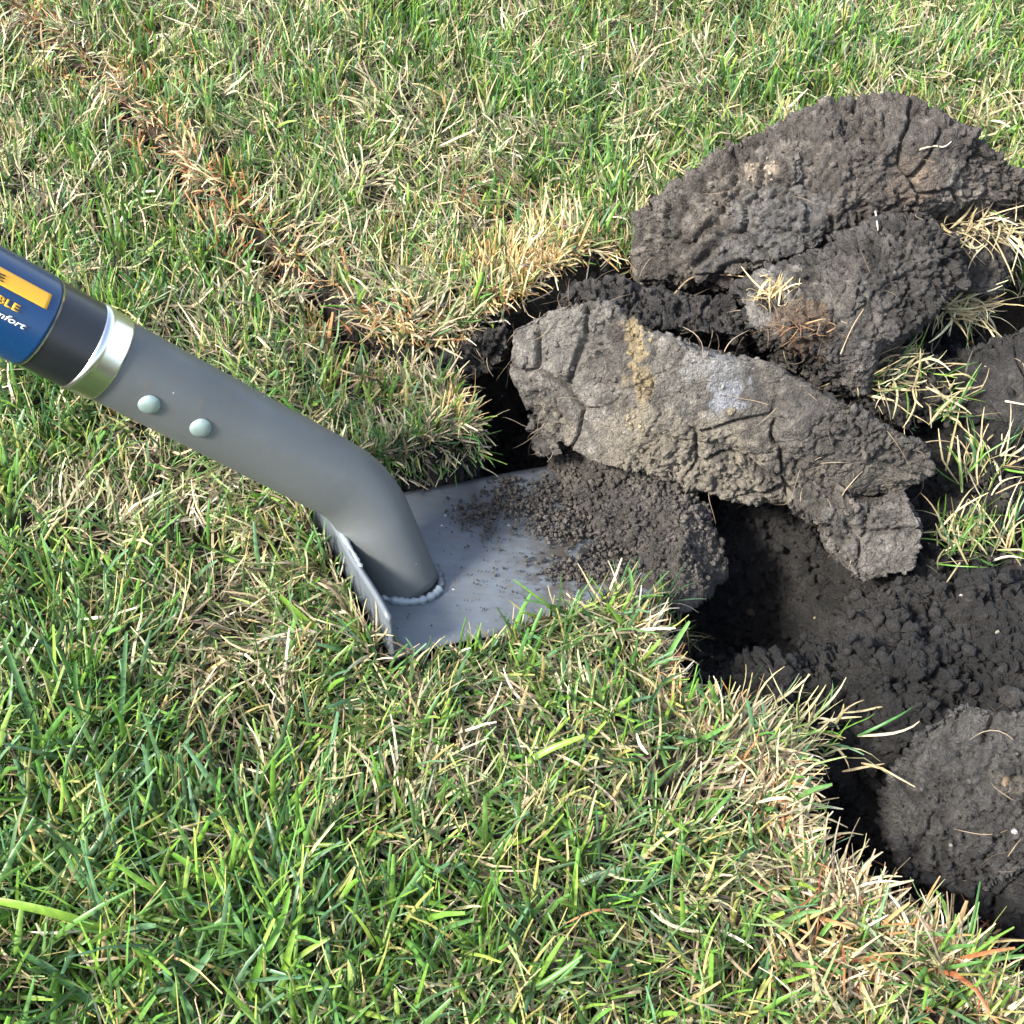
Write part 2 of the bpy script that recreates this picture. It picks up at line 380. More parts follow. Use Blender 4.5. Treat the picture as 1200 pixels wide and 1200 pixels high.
# dug soil, fine sheet
hx0, hy0 = U(400, 800)[0], U(1000, 1200)[1] - .05
P, F = grid(np.arange(-.13, .42, .00125), np.arange(-.27, .22, .00125))
s = pl_dist(P, HOLE, True); s = np.where(inside(P, HOLE), s, -s)
keep = (s > -.014) | foot_mask(P, .016)
fk = keep[F].all(1); F = F[fk]; used = np.unique(F); rm = -np.ones(len(P), int); rm[used] = np.arange(len(used)); P = P[used]; F = rm[F]
z, s = H(P)
e = .0015
zx = (H(P + [e, 0])[0] - z) / e; zy = (H(P + [0, e])[0] - z) / e
nv = np.stack([-zx, -zy, np.ones(len(P))], 1); nv /= np.linalg.norm(nv, axis=1)[:, None]
P3 = np.column_stack([P, z])
h, cr, cid = soil_detail(P3, 1.5)
lay = .004 * fbm(P3 * [40, 40, 160], 80, 3) + .003 * fbm(P3 * 75, 81, 3)
amp = np.maximum(sstep(-.012, .008, s), foot_mask(P, .009) * .8)
V = P3 + nv * ((h + lay) * (.25 + .75 * amp))[:, None]
t1 = fbm(P3 * 28, 31, 4)
c = mixc(np.array([[.0075, .0070, .0066]]), np.array([[.0185, .0168, .0155]]), sstep(-.4, .6, t1))
c = mixc(c, np.array([[.038, .034, .030]]), .8 * G2(P, 880, 740, .035) * sstep(-.2, .4, vnoise(P3 * 70, 5)))
c = c * (.65 + .7 * cid)[:, None]

o = link('dug_soil', mesh_np('dug_soil', V, F, c), M_WET); tag(o, 'dark crumbly soil in the dug hole', kind='structure')
DUG_P, DUG_V, DUG_S = P, V, s

# ------------------------------------------------------------------ crumbs
def ico(sub):
    bm = bmesh.new(); bmesh.ops.create_icosphere(bm, subdivisions=sub, radius=1)
    v = np.array([x.co[:] for x in bm.verts]); f = np.array([[q.index for q in p.verts] for p in bm.faces]); bm.free(); return v, f
IV, IF = ico(1); IV2, IF2 = ico(2); IV3, IF3 = ico(3)
VAR = []
for i in range(14):
    a = RNG.normal(size=(8, 3)); a /= np.linalg.norm(a, axis=1)[:, None]
    v = IV2 if i < 0 else IV
    r = np.ones(len(v))
    for k in a: r = np.minimum(r, RNG.uniform(.36, .8) / np.maximum(v @ k, .05))
    VAR.append(v * np.minimum(r, 1.0)[:, None])
VAR = np.array(VAR)
def rand_rot(n):
    q = RNG.normal(size=(n, 4)); q /= np.linalg.norm(q, axis=1)[:, None]; a, b, c, d = q.T
    return np.stack([np.stack([1 - 2 * (c * c + d * d), 2 * (b * c - a * d), 2 * (b * d + a * c)], -1),
                     np.stack([2 * (b * c + a * d), 1 - 2 * (b * b + d * d), 2 * (c * d - a * b)], -1),
                     np.stack([2 * (b * d - a * c), 2 * (c * d + a * b), 1 - 2 * (b * b + c * c)], -1)], 1)
def crumb_mesh(name, C, R, col):
    n = len(C); v = VAR[RNG.integers(0, len(VAR), n)] * (np.array([1, 1, 1]) * RNG.uniform(.7, 1.45, (n, 3)))[:, None, :]
    v = np.einsum('nij,nkj->nki', rand_rot(n), v) * R[:, None, None] + C[:, None, :]
    f = (IF[None] + (np.arange(n) * len(IV))[:, None, None]).reshape(-1, 3)
    return mesh_np(name, v.reshape(-1, 3), f, np.repeat(col, len(IV), 0))
def crumb_r(n, lo=.0009, hi=.0045, p=2.6): return lo + (hi - lo) * RNG.random(n) ** p

# loose crumbs on the dug soil
m = np.where(DUG_S > .004)[0]; pick = RNG.choice(m, 4600); R = crumb_r(4600, .0008, .0050, 2.4)
cc = V[pick].copy(); cc[:, 2] += R * .35
col = c[pick] * RNG.uniform(.7, 1.7, (4600, 1))
o = link('soil_crumbs', crumb_mesh('soil_crumbs', cc, R, col), M_WET); tag(o, 'loose dark crumbs strewn over the dug soil', 'soil crumbs', kind='stuff')
m = np.where((DUG_S > -.001) & (DUG_S < .034))[0]; pick = RNG.choice(m, 3200); R = crumb_r(3200, .0010, .0055, 2.2)
cc = V[pick].copy(); cc += nv[pick] * (R * .2)[:, None]; cc[:, 2] += RNG.uniform(-.006, .004, 3200)
o = link('wall_crumbs', crumb_mesh('wall_crumbs', cc, R, c[pick] * RNG.uniform(.8, 1.7, (3200, 1))), M_WET); tag(o, 'crumbly broken soil along the torn wall of the hole', 'soil crumbs', kind='stuff')

# ------------------------------------------------------------------ clods
def hull_mesh(groups, voxel):
    bm = bmesh.new()
    for pts in groups:
        b2 = bmesh.new()
        for p in pts: b2.verts.new(p)
        r = bmesh.ops.convex_hull(b2, input=b2.verts)
        bmesh.ops.delete(b2, geom=[g for g in r['geom_interior'] if isinstance(g, bmesh.types.BMVert)], context='VERTS')
        bmesh.ops.recalc_face_normals(b2, faces=b2.faces)
        me = bpy.data.meshes.new('t'); b2.to_mesh(me); b2.free(); bm.from_mesh(me); bpy.data.meshes.remove(me)
    me = bpy.data.meshes.new('t'); bm.to_mesh(me); bm.free()
    ob = bpy.data.objects.new('t', me); COL.objects.link(ob)
    r = ob.modifiers.new('r', 'REMESH'); r.mode = 'VOXEL'; r.voxel_size = voxel; r.adaptivity = 0
    sm = ob.modifiers.new('s', 'SMOOTH'); sm.factor = .5; sm.iterations = int(14 * (.0012 / voxel) ** 1 + 4)
    dg = bpy.context.evaluated_depsgraph_get()
    m2 = bpy.data.meshes.new_from_object(ob.evaluated_get(dg))
    bpy.data.objects.remove(ob); bpy.data.meshes.remove(me)
    nv_ = len(m2.vertices); V = np.empty(nv_ * 3, np.float32); m2.vertices.foreach_get('co', V); V = V.reshape(-1, 3)
    Nn = np.empty(nv_ * 3, np.float32); m2.vertices.foreach_get('normal', Nn); Nn = Nn.reshape(-1, 3)
    return m2, V.astype(float), Nn.astype(float)
def hairs(name, starts, dirs, L, wd, col, mat, parent, curl=1.2, seg=6, kind='stuff'):
    V, F, C = ribbon(starts, dirs, L, wd, curl, seg, col)
    o = link(name, mesh_np(name, V, F, C), mat, parent)
    if kind: o['kind'] = kind
    return o
def ribbon(st, dr, L, wd, curl, seg, col, droop=.3):
    """thin curling strips with a folded section"""
    n = len(st); p = st.copy(); d = dr / np.linalg.norm(dr, axis=1)[:, None]; out = []; fr = []
    tw = RNG.normal(size=(n, 3)) * curl
    for i in range(seg + 1):
        out.append(p.copy()); fr.append(d.copy())
        d = d + tw / seg + RNG.normal(size=(n, 3)) * curl * .35 / seg + np.array([0, 0, -droop / seg]); d /= np.linalg.norm(d, axis=1)[:, None]
        p = p + d * (L / seg)[:, None]
    out = np.stack(out, 1); fr = np.stack(fr, 1)
    ref = RNG.normal(size=(n, 1, 3)); side = np.cross(fr, ref); side /= np.linalg.norm(side, axis=2)[..., None] + 1e-9
    t = np.linspace(0, 1, seg + 1); prof = (1 - .75 * t ** 2)
    up = np.cross(side, fr)
    hw = (wd[:, None] * prof)[..., None] * .5
    a = out - side * hw; b = out + up * hw * .7; c_ = out + side * hw
    V = np.stack([a, b, c_], 2).reshape(n, -1, 3)
    f = []
    for i in range(seg):
        k = i * 3; f += [[k, k + 1, k + 4, k + 3], [k + 1, k + 2, k + 5, k + 4]]
    f = np.array(f); nvp = (seg + 1) * 3
    F = (f[None] + (np.arange(n) * nvp)[:, None, None]).reshape(-1, 4)
    return V.reshape(-1, 3), F, np.repeat(col, nvp, 0)

def spot(V, px, py, z, r):
    """distance of surface points to a place seen at pixel (px,py): position fixed once, in metres"""
    q = U(px, py, z); return q, r
def clod(name, label, groups, voxel=.00125, seed=0, c1=(.06, .054, .048), c2=(.12, .108, .095), amp=1., spots=(), ncr=350, nhair=40, mat=None,
         crumb_bias=None, cracks=1., big=.007, group=None, flat=.5):
    me, V, Nn = hull_mesh(groups, voxel)
    Vb = V.copy(); sh = V + seed * 7.77
    d = .75 * big * fbm(sh * 22, seed, 2) + .0012 * fbm(sh * 60, seed + 3, 3)
    h, cr, cid = soil_detail(sh, amp)
    # long fissures
    Wp = sh + .006 * np.stack([vnoise(sh * 45, 151), vnoise(sh * 45, 152), vnoise(sh * 45, 153)], 1)
    f1, f2, f3 = worley(Wp * 24, 90 + seed)
    fis = sstep(.055, .0, f2 - f1) * sstep(-.1, .35, vnoise(sh * 18, seed + 44))
    smear = sstep(-.15, .35, vnoise(sh * 22, seed + 55))           # faces smoothed by the spade
    d += h * (1 - flat * smear) + .0025 * (f3 - .5) - .007 * fis * cracks
    V = V + Nn * d[:, None]
    me.vertices.foreach_set('co', V.astype(np.float32).ravel()); me.update()
    t1 = fbm(sh * 20, seed + 5, 4); t2 = fbm(sh * 75, seed + 6, 3)
    c = mixc(np.array([c1]), np.array([c2]), sstep(-.35, .5, t1 * .7 + t2 * .5))
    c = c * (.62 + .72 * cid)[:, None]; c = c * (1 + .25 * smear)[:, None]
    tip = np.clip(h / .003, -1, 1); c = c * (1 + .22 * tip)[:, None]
    pxv, pyv, pzv = proj(Vb)
    for (q, r, colr, k, el) in spots:
        x_, y_, _ = proj(q[None]); dpx = np.hypot(pxv - x_[0], pyv - y_[0]); nr_ = np.where(dpx < dpx.min() + 6)[0]; q = Vb[nr_[pzv[nr_].argmin()]]
        dd = (Vb - q) / np.array(el); dist = np.linalg.norm(dd, axis=1) / r + .75 * t2 + .35 * t1 + .35 * vnoise(Vb * 240, seed + 9)
        c = mixc(c, np.array([colr]), k * sstep(1., .7, dist))
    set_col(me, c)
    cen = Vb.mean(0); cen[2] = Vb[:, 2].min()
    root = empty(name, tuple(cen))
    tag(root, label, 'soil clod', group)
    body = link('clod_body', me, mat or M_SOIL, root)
    # loose crumbs clinging to upward faces
    if ncr:
        up = np.where((Nn[:, 2] > -.2))[0]; pk = RNG.choice(up, ncr); R = crumb_r(ncr, .0007, .0030, 2.8)
        o = link('crumbs', crumb_mesh('crumbs', V[pk] + Nn[pk] * (R * -.05)[:, None], R, c[pk] * RNG.uniform(.8, 1.35, (ncr, 1))), mat or M_SOIL, root); o['kind'] = 'stuff'
    for (q, r, colr, k, el) in spots:
        if colr[0] > 1.6 * colr[2] and colr[0] > .19:
            x_, y_, _ = proj(q[None]); dpx = np.hypot(pxv - x_[0], pyv - y_[0]); nr_ = np.where(dpx < dpx.min() + 6)[0]; q = Vb[nr_[pzv[nr_].argmin()]]
            dd = np.linalg.norm((Vb - q) / np.array(el), axis=1); near = np.where(dd < r * .62)[0]; pk = RNG.choice(near, 20); R = crumb_r(20, .0008, .0026, 1.6)
            o = link('clay_crumbs', crumb_mesh('clay_crumbs', V[pk], R, np.array([colr]) * RNG.uniform(.8, 1.4, (20, 1))), M_SOIL, root); o['kind'] = 'stuff'
    if nhair:
        pk = RNG.choice(len(V), nhair); dr = Nn[pk] + RNG.normal(size=(nhair, 3)) * 1.1
        L = RNG.uniform(.006, .026, nhair); wd = RNG.uniform(.00025, .0006, nhair)
        col = np.array([[.26, .20, .13]]) * RNG.uniform(.5, 1.3, (nhair, 1))
        hairs('root_hairs', V[pk], dr, L, wd, col, M_STRAW, root, 1.4)
    return root, V, Nn

def B(pts, dx=0., dy=.05, dz=-.03):
    out = [U(*p) for p in pts]; return out + [p + np.array([dx, dy, dz]) for p in out]
clods = {}
# big slab leaning in the front, cut face towards the viewer
gF = [
  B([(597, 385, .045), (640, 362, .06), (700, 352, .068), (752, 385, .062), (640, 505, .004), (700, 545, .0), (600, 440, .02), (760, 560, .0), (800, 420, .052)], .01, .05, -.052),
  B([(750, 385, .062), (835, 415, .062), (905, 425, .055), (960, 450, .048), (760, 560, .0), (860, 590, -.01), (930, 590, -.008), (960, 560, .0), (740, 450, .043)], .01, .045, -.046),
  B([(905, 425, .055), (1000, 475, .048), (1085, 520, .03), (1095, 555, .01), (1055, 580, -.01), (960, 590, -.012), (900, 560, .0), (920, 500, .034)], .01, .04, -.042),
]
spotsF = [(U(742, 395, .062), .020, (.24, .185, .10), .75, (.55, .8, 1.2)), (U(746, 450, .055), .018, (.22, .165, .09), .65, (.5, .8, 1.4)), (U(740, 500, .04), .016, (.2, .17, .11), .6, (.6, .8, 1)),
          (U(850, 465, .055), .017, (.17, .175, .19), .9, (.8, 1, 1.2)), (U(835, 430, .06), .02, (.17, .165, .155), .7, (1, 1, 1)),
          (U(760, 530, .02), .05, (.15, .13, .10), .7, (1.6, .8, .5)), (U(900, 575, .01), .06, (.15, .13, .10), .8, (1.4, .7, .5)), (U(640, 400, .05), .03, (.16, .15, .135), .5, (1, 1, 1)), (U(1000, 500, .04), .05, (.05, .045, .04), .8, (1, 1, 1))]
rF, VF, NF = clod('soil_clod', 'large grey-brown clod with a yellow clay streak leaning over the shovel blade', gF, .00095, 1, (.070, .063, .054), (.126, .113, .097), .9, spotsF, 500, 120, big=.004, flat=.78)
# top clod on the lawn
gT = [
  B([(738, 300, .02), (745, 248, .045), (785, 208, .06), (850, 168, .085), (745, 325, .012), (860, 325, .035), (945, 300, .055), (930, 200, .09), (940, 130, .105)], .01, .03, -.05),
  B([(850, 168, .085), (940, 130, .105), (1060, 105, .115), (1130, 150, .11), (945, 298, .055), (1090, 238, .075), (1130, 225, .08), (1000, 180, .10)], .0, .03, -.06),
  B([(1060, 105, .115), (1130, 150, .11), (1195, 190, .09), (1235, 240, .07), (1090, 238, .075), (1180, 232, .06), (1130, 200, .09)], .01, .03, -.06),
]
spotsT = [(U(885, 195, .09), .013, (.26, .21, .16), .85, (1.2, .8, 1)), (U(850, 235, .07), .024, (.15, .13, .11), .8, (1.3, .8, 1)), (U(1075, 215, .085), .015, (.19, .14, .10), .85, (1, 1, 1)),
          (U(900, 260, .06), .03, (.10, .10, .10), .5, (1.4, .8, 1)), (U(1060, 120, .11), .10, (.055, .047, .041), .75, (1.6, .7, .4))]
rT, VT, NT = clod('soil_clod', 'biggest clod heaped on the lawn at the back, mottled grey-brown', gT, .0012, 2, (.060, .052, .045), (.124, .109, .094), 1.05, spotsT, 650, 60, big=.007, flat=.62)
# middle clod under it
gM = [
  B([(862, 335, .04), (945, 302, .062), (1090, 240, .085), (1000, 330, .065), (875, 380, .035), (920, 400, .04), (985, 430, .03), (1040, 400, .045), (1010, 458, .012), (900, 415, .018)], .005, .04, -.05),
  B([(1000, 275, .075), (1090, 240, .085), (1130, 275, .08), (1135, 325, .062), (1060, 395, .045), (990, 430, .03), (1000, 330, .068)], .005, .04, -.05),
]
spotsM = [(U(905, 345, .05), .016, (.18, .17, .155), .8, (1, 1, 1)), (U(970, 350, .06), .018, (.13, .12, .10), .7, (1, 1, 1)), (U(940, 385, .045), .02, (.10, .06, .035), .6, (1, 1, 1))]
rM, VM, NM = clod('soil_clod', 'dark cracked clod wedged beneath the biggest clod', gM, .00115, 3, (.034, .031, .0285), (.070, .063, .057), 1.3, spotsM, 600, 50, cracks=1.6, big=.008)
# ridge of crumbly soil in the notch left of it
gR = [B([(655, 340, .035), (690, 318, .04), (760, 330, .03), (860, 340, .03), (880, 395, .02), (760, 385, .03), (700, 352, .04)], .0, .03, -.05)]
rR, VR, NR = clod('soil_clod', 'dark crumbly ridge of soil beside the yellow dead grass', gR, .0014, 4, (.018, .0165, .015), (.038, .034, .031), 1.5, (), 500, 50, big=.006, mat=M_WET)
# lumps lower right of the front clod
gL = [B([(965, 590, .0), (1060, 575, .005), (1085, 620, -.005), (1075, 670, -.02), (1010, 690, -.03), (965, 640, -.02)], .01, .035, -.036)]
rL, VL, NL = clod('soil_clod', 'small grey wedge of soil hanging below the right end of the streaked clod', gL, .0013, 5, (.06, .055, .049), (.11, .10, .088), .8, (), 200, 20, big=.005)
gL2 = [B([(925, 565, .0), (990, 570, .005), (1015, 600, .0), (960, 622, -.01), (925, 610, -.01)], .0, .025, -.01)]
clod('soil_clod', 'brownish lump of soil between streaked clod and dark gap', gL2, .0013, 6, (.065, .058, .05), (.12, .105, .088), .8, (), 90, 20, big=.004)
gBR = [B([(1045, 905, -.008), (1075, 850, .006), (1130, 820, .020), (1210, 835, .026), (1290, 900, .01), (1230, 1010, -.01), (1130, 1050, -.03), (1060, 1030, -.03), (1030, 960, -.03)], .01, .02, -.05)]
clod('soil_clod', 'rough grey clod at the right edge of the hole bottom', gBR, .0011, 7, (.027, .0255, .024), (.064, .060, .056), 1.15,
     [(U(1180, 915, .01), .007, (.12, .10, .075), .6, (1, 1, 1)), (U(1150, 860, .01), .03, (.075, .072, .068), .5, (1, 1, 1))], 450, 50, big=.006)
gBR2 = [B([(1120, 1040, -.03), (1180, 1005, -.015), (1260, 1000, -.01), (1290, 1100, -.03), (1200, 1120, -.05)], .0, .02, -.04)]
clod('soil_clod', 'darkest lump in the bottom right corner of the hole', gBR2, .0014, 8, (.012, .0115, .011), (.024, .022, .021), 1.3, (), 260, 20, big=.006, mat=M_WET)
gR3 = [B([(1085, 430, .0), (1130, 400, .02), (1200, 385, .03), (1290, 400, .03), (1290, 500, .01), (1190, 500, .0), (1110, 480, -.01)], .0, .03, -.05)]
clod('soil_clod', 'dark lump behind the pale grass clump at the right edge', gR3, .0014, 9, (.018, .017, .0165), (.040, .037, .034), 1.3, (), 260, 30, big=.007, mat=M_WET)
gE = [[on_blade(a, BW + b, h) for a, b, h in ((.022, .005, .002), (.050, .0045, .001), (.074, .0045, -.001), (.104, .006, -.004), (.022, .009, .015), (.050, .008, .021), (.078, .008, .026), (.104, .012, .030), (.022, .028, .014), (.104, .030, .030), (.03, .012, -.012), (.09, .012, -.018))]]
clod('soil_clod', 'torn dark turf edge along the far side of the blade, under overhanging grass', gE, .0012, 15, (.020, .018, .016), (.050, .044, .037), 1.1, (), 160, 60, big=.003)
gQ = [B([(985, 425, .012), (1050, 405, .02), (1110, 415, .015), (1120, 470, .0), (1060, 500, .0), (1010, 470, .005)], .0, .03, -.05)]
clod('soil_clod', 'dark fibrous lump of turf soil wedged between the cracked clod and the streaked clod', gQ, .0014, 14, (.024, .022, .020), (.055, .049, .043), 1.2, (), 160, 60, big=.006)
gR4 = [B([(1110, 260, .05), (1165, 235, .06), (1185, 300, .04), (1170, 350, .03), (1120, 340, .04)], .01, .03, -.05)]
clod('soil_clod', 'brown back face of turf behind the dry straw below the biggest clod', gR4, .0014, 10, (.045, .04, .034), (.08, .07, .06), 1., (), 120, 30, big=.005)
gS = [B([(495, 432, .004), (545, 395, .012), (596, 378, .02), (600, 420, .0), (560, 440, -.01), (520, 470, -.015)], .0, .03, -.02)]
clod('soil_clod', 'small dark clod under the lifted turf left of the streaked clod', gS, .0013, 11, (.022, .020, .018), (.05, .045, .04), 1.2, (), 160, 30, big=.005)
gS2 = [B([(618, 498, -.005), (650, 505, .0), (660, 535, -.01), (632, 538, -.02)], .0, .02, -.01)]
clod('soil_clod', 'little hanging lump at the dark cavity behind the blade', gS2, .0012, 12, (.06, .055, .048), (.10, .09, .08), 1., (), 40, 12, big=.003)

# loose lumps on the hole floor, each an object of its own
m = np.where((DUG_S > .012) & (DUG_P[:, 0] > U(860, 700)[0]))[0]; cand = DUG_V[RNG.choice(m, 400)]; xq, yq, _ = proj(cand)
cand = cand[(xq < 1260) & (yq < 1230) & (yq > 560)][:110]
lump_meshes = []
for k in range(9):
    v = IV3[:, :] * 1.0; a = RNG.normal(size=(10, 3)); a /= np.linalg.norm(a, axis=1)[:, None]; r = np.ones(len(v))
    for q in a: r = np.minimum(r, RNG.uniform(.45, .85) / np.maximum(v @ q, .05))
    v = v * r[:, None] * np.array([1, .85, .7]) * .008; hh, _, ci = soil_detail(v + k * .3, .55); v = v + IV3 * hh[:, None]
    lc = np.array([[.026, .0235, .0215]]) * (.6 + .8 * ci)[:, None] * RNG.uniform(.7, 1.3)
    me = mesh_np('soil_lump', v, IF3, lc); me.materials.append(M_WET); me.polygons.foreach_set('use_smooth', np.ones(len(me.polygons), bool)); lump_meshes.append(me)
for k, q in enumerate(cand):
    o = bpy.data.objects.new('soil_lump', lump_meshes[k % 9]); COL.objects.link(o); sc_ = .35 + .9 * random.random() ** 2
    o.location = tuple(q + np.array([0, 0, .003 * sc_])); o.scale = (sc_,) * 3; o.rotation_euler = [random.uniform(0, 6.28) for _ in range(3)]
    tag(o, 'small dark crumbly lump of soil lying on the floor of the hole', 'soil lump', 'small loose soil lumps on the hole floor')

# ------------------------------------------------------------------ soil heap on the blade
def heap():
    xs = np.arange(.075, .200, .0011); ys = np.arange(-.010, .125, .0011); Q, F = grid(xs, ys)
    Q3 = z0(Q)
    # thickness field: grows to the tip, thin near the left rim
    def px2ab(px, py):
        d = FWD + RGT * ((px - 600) / FPX) + UPV * ((600 - py) / FPX); t = ((A0 - CAM) @ nn) / (d @ nn); a, b, _ = blade_local(CAM + d * t); return a, b
    out = np.array([px2ab(*p) for p in [(640, 548), (672, 585), (690, 622), (745, 650), (765, 690), (800, 700), (822, 692), (851, 655), (855, 600), (840, 560), (780, 520), (700, 505), (640, 515)]])
    d = pl_dist(Q, out, True); s = np.where(inside(Q, out), d, -d) + .004 * fbm(Q3 * 90, 5, 3)
    t = .020 * sstep(0, .030, s) + .006 * sstep(0, .006, s) - .004 * sstep(.002, -.006, s)
    keep = (s > -.004)[F].all(1); F = F[keep]; u = np.unique(F); rm = -np.ones(len(Q), int); rm[u] = np.arange(len(u)); F = rm[F]; Q = Q[u]; t = t[u]; s = s[u]
    P3 = A0 + Q[:, :1] * ax + Q[:, 1:] * ss + t[:, None] * nn
    h, cr, cid = soil_detail(P3 + 3.3, .9)
    b1, b2, c2 = worley(P3 * 210, 77)
    P3 = P3 + nn * ((h + .002 * (.5 - b1)) * sstep(-.002, .006, s))[:, None] - nn * (.006 * sstep(.0, -.004, s))[:, None]
    c = mixc(np.array([[.045, .040, .035]]), np.array([[.088, .078, .067]]), sstep(-.4, .4, fbm(P3 * 40, 3, 3))) * (.8 + .4 * cid)[:, None]
    F2 = F
    # close the bottom: skirt by solid thickness
    me = mesh_np('heap', P3, F2, c)
    return me, P3, c, s, out
me, HP, HC, HS, OUT = heap()
o = link('loose_soil_heap', me, M_SOIL); tag(o, 'heap of loose soil crumbs on the tip of the shovel blade', 'soil heap', kind='stuff')
sol = o.modifiers.new('thick', 'SOLIDIFY'); sol.thickness = .004; sol.offset = -1
n_ = 3600; pk = RNG.choice(np.where(HS > 0)[0], n_); R = crumb_r(n_, .0006, .0026, 2.3)
o = link('heap_crumbs', crumb_mesh('heap_crumbs', HP[pk] + nn * (R * .35)[:, None], R, HC[pk] * RNG.uniform(.75, 1.4, (n_, 1))), M_SOIL)
tag(o, 'small rounded crumbs covering the soil heap on the blade', 'soil crumbs', kind='stuff')
# scattered patches of soil on the blade
def ab(px, py):
    d = FWD + RGT * ((px - 600) / FPX) + UPV * ((600 - py) / FPX); t = ((A0 - CAM) @ nn) / (d @ nn); a, b, _ = blade_local(CAM + d * t); return np.array([a, b])
cs = []; rs = []
for (px, py, sx, sy, cnt, hi) in [(555, 603, 13, 9, 130, .0022), (572, 612, 5, 14, 60, .0018), (594, 575, 15, 13, 170, .0024), (602, 594, 12, 8, 110, .0024), (640, 588, 14, 17, 260, .0024), (655, 615, 24, 11, 200, .0026),
                                  (705, 668, 34, 8, 330, .0026), (665, 668, 20, 6, 120, .0022), (715, 635, 30, 12, 220, .0028), (678, 588, 13, 20, 260, .003), (640, 690, 60, 22, 60, .0011), (560, 680, 60, 30, 40, .0009), (620, 640, 60, 35, 110, .0012), (730, 690, 28, 5, 60, .0016)]:
    cnt = int(cnt * 1.7); x = RNG.normal(px, sx, cnt); y = RNG.normal(py, sy, cnt)
    for i in range(cnt):
        q = ab(x[i], y[i])
        if .004 < q[0] < BL - .003 and .003 < q[1] < BW - .003: 
            r = crumb_r(1, .0003, hi * .78, 2.0)[0]; cs.append(on_blade(q[0], q[1], r * random.choice([.5, .6, 1.4]))); rs.append(r)
cs = np.array(cs); rs = np.array(rs)
o = link('scattered_crumbs', crumb_mesh('scattered_crumbs', cs, rs, np.array([[.080, .070, .059]]) * RNG.uniform(.5, 1.35, (len(cs), 1))), M_SOIL)
tag(o, 'dry brown soil crumbs scattered over the grey blade', 'soil crumbs', kind='stuff')

# ------------------------------------------------------------------ shovel
shovel = empty('shovel', tuple(A0)); tag(shovel, 'grey steel shovel with round shaft pushed into the ground under the clods', 'shovel')
def local_mesh(name, bm, mat, parent=shovel):
    me = bpy.data.meshes.new(name); bm.to_mesh(me); bm.free(); return link(name, me, mat, parent)
def blade():
    th = .0026; bm = bmesh.new(); ny = 26; nx = 30
    def surf(a, b): # gentle dish and worn front edge
        e = b / BW
        return .0016 * (2 * e - 1) ** 2 + .0004 * math.sin(a * 55 + 3 * b * 20) - .0012
    def out(b_):    # edge outline of the blade
        return 0
    top = []; bot = []
    for i in range(nx + 1):
        a = .0026 + (BL - .0026) * i / nx; rt = []; rb = []
        for j in range(ny + 1):
            w0 = .0005 * math.sin(a * 90) ; b = (BW) * j / ny
            if j == 0: b += w0
            ae = a - (0 if i < nx else .012 * abs(2 * j / ny - 1) ** 3)
            q = on_blade(ae, b, surf(a, b)); rt.append(bm.verts.new(q)); rb.append(bm.verts.new(q - nn * th))
        top.append(rt); bot.append(rb)
    for i in range(nx):
        for j in range(ny):
            bm.faces.new((top[i][j], top[i + 1][j], top[i + 1][j + 1], top[i][j + 1])); bm.faces.new((bot[i][j], bot[i][j + 1], bot[i + 1][j + 1], bot[i + 1][j]))
    for i in range(nx):
        bm.faces.new((top[i][0], bot[i][0], bot[i + 1][0], top[i + 1][0])); bm.faces.new((top[i][ny], top[i + 1][ny], bot[i + 1][ny], bot[i][ny]))
    for j in range(ny):
        bm.faces.new((top[0][j], top[0][j + 1], bot[0][j + 1], bot[0][j])); bm.faces.new((top[nx][j], bot[nx][j], bot[nx][j + 1], top[nx][j + 1]))
    bmesh.ops.recalc_face_normals(bm, faces=bm.faces)
    es = [e for e in bm.edges if e.calc_face_angle(0) > 1]
    bmesh.ops.bevel(bm, geom=es, offset=.0004, segments=2, affect='EDGES')
    o = local_mesh('blade', bm, M_PAINT); me = o.data; V_ = np.array([v.co[:] for v in me.vertices]); x_, y_, _z = proj(V_)
    mud = .95 * sstep(600, 690, x_ + .12 * (y_ - 600)) * (1 - .6 * sstep(680, 705, y_)) + .5 * np.exp(-((x_ - 560) / 30) ** 2 - ((y_ - 600) / 22) ** 2) + .25 * sstep(500, 640, x_)
    at_ = me.attributes.new('mud', 'FLOAT', 'POINT'); at_.data.foreach_set('value', np.clip(mud, 0, 1).astype(np.float32))
    return o
blade()
fl = .1921
fdir = nn * math.cos(fl) - ax * math.sin(fl); fnrm = ax * math.cos(fl) + nn * math.sin(fl)
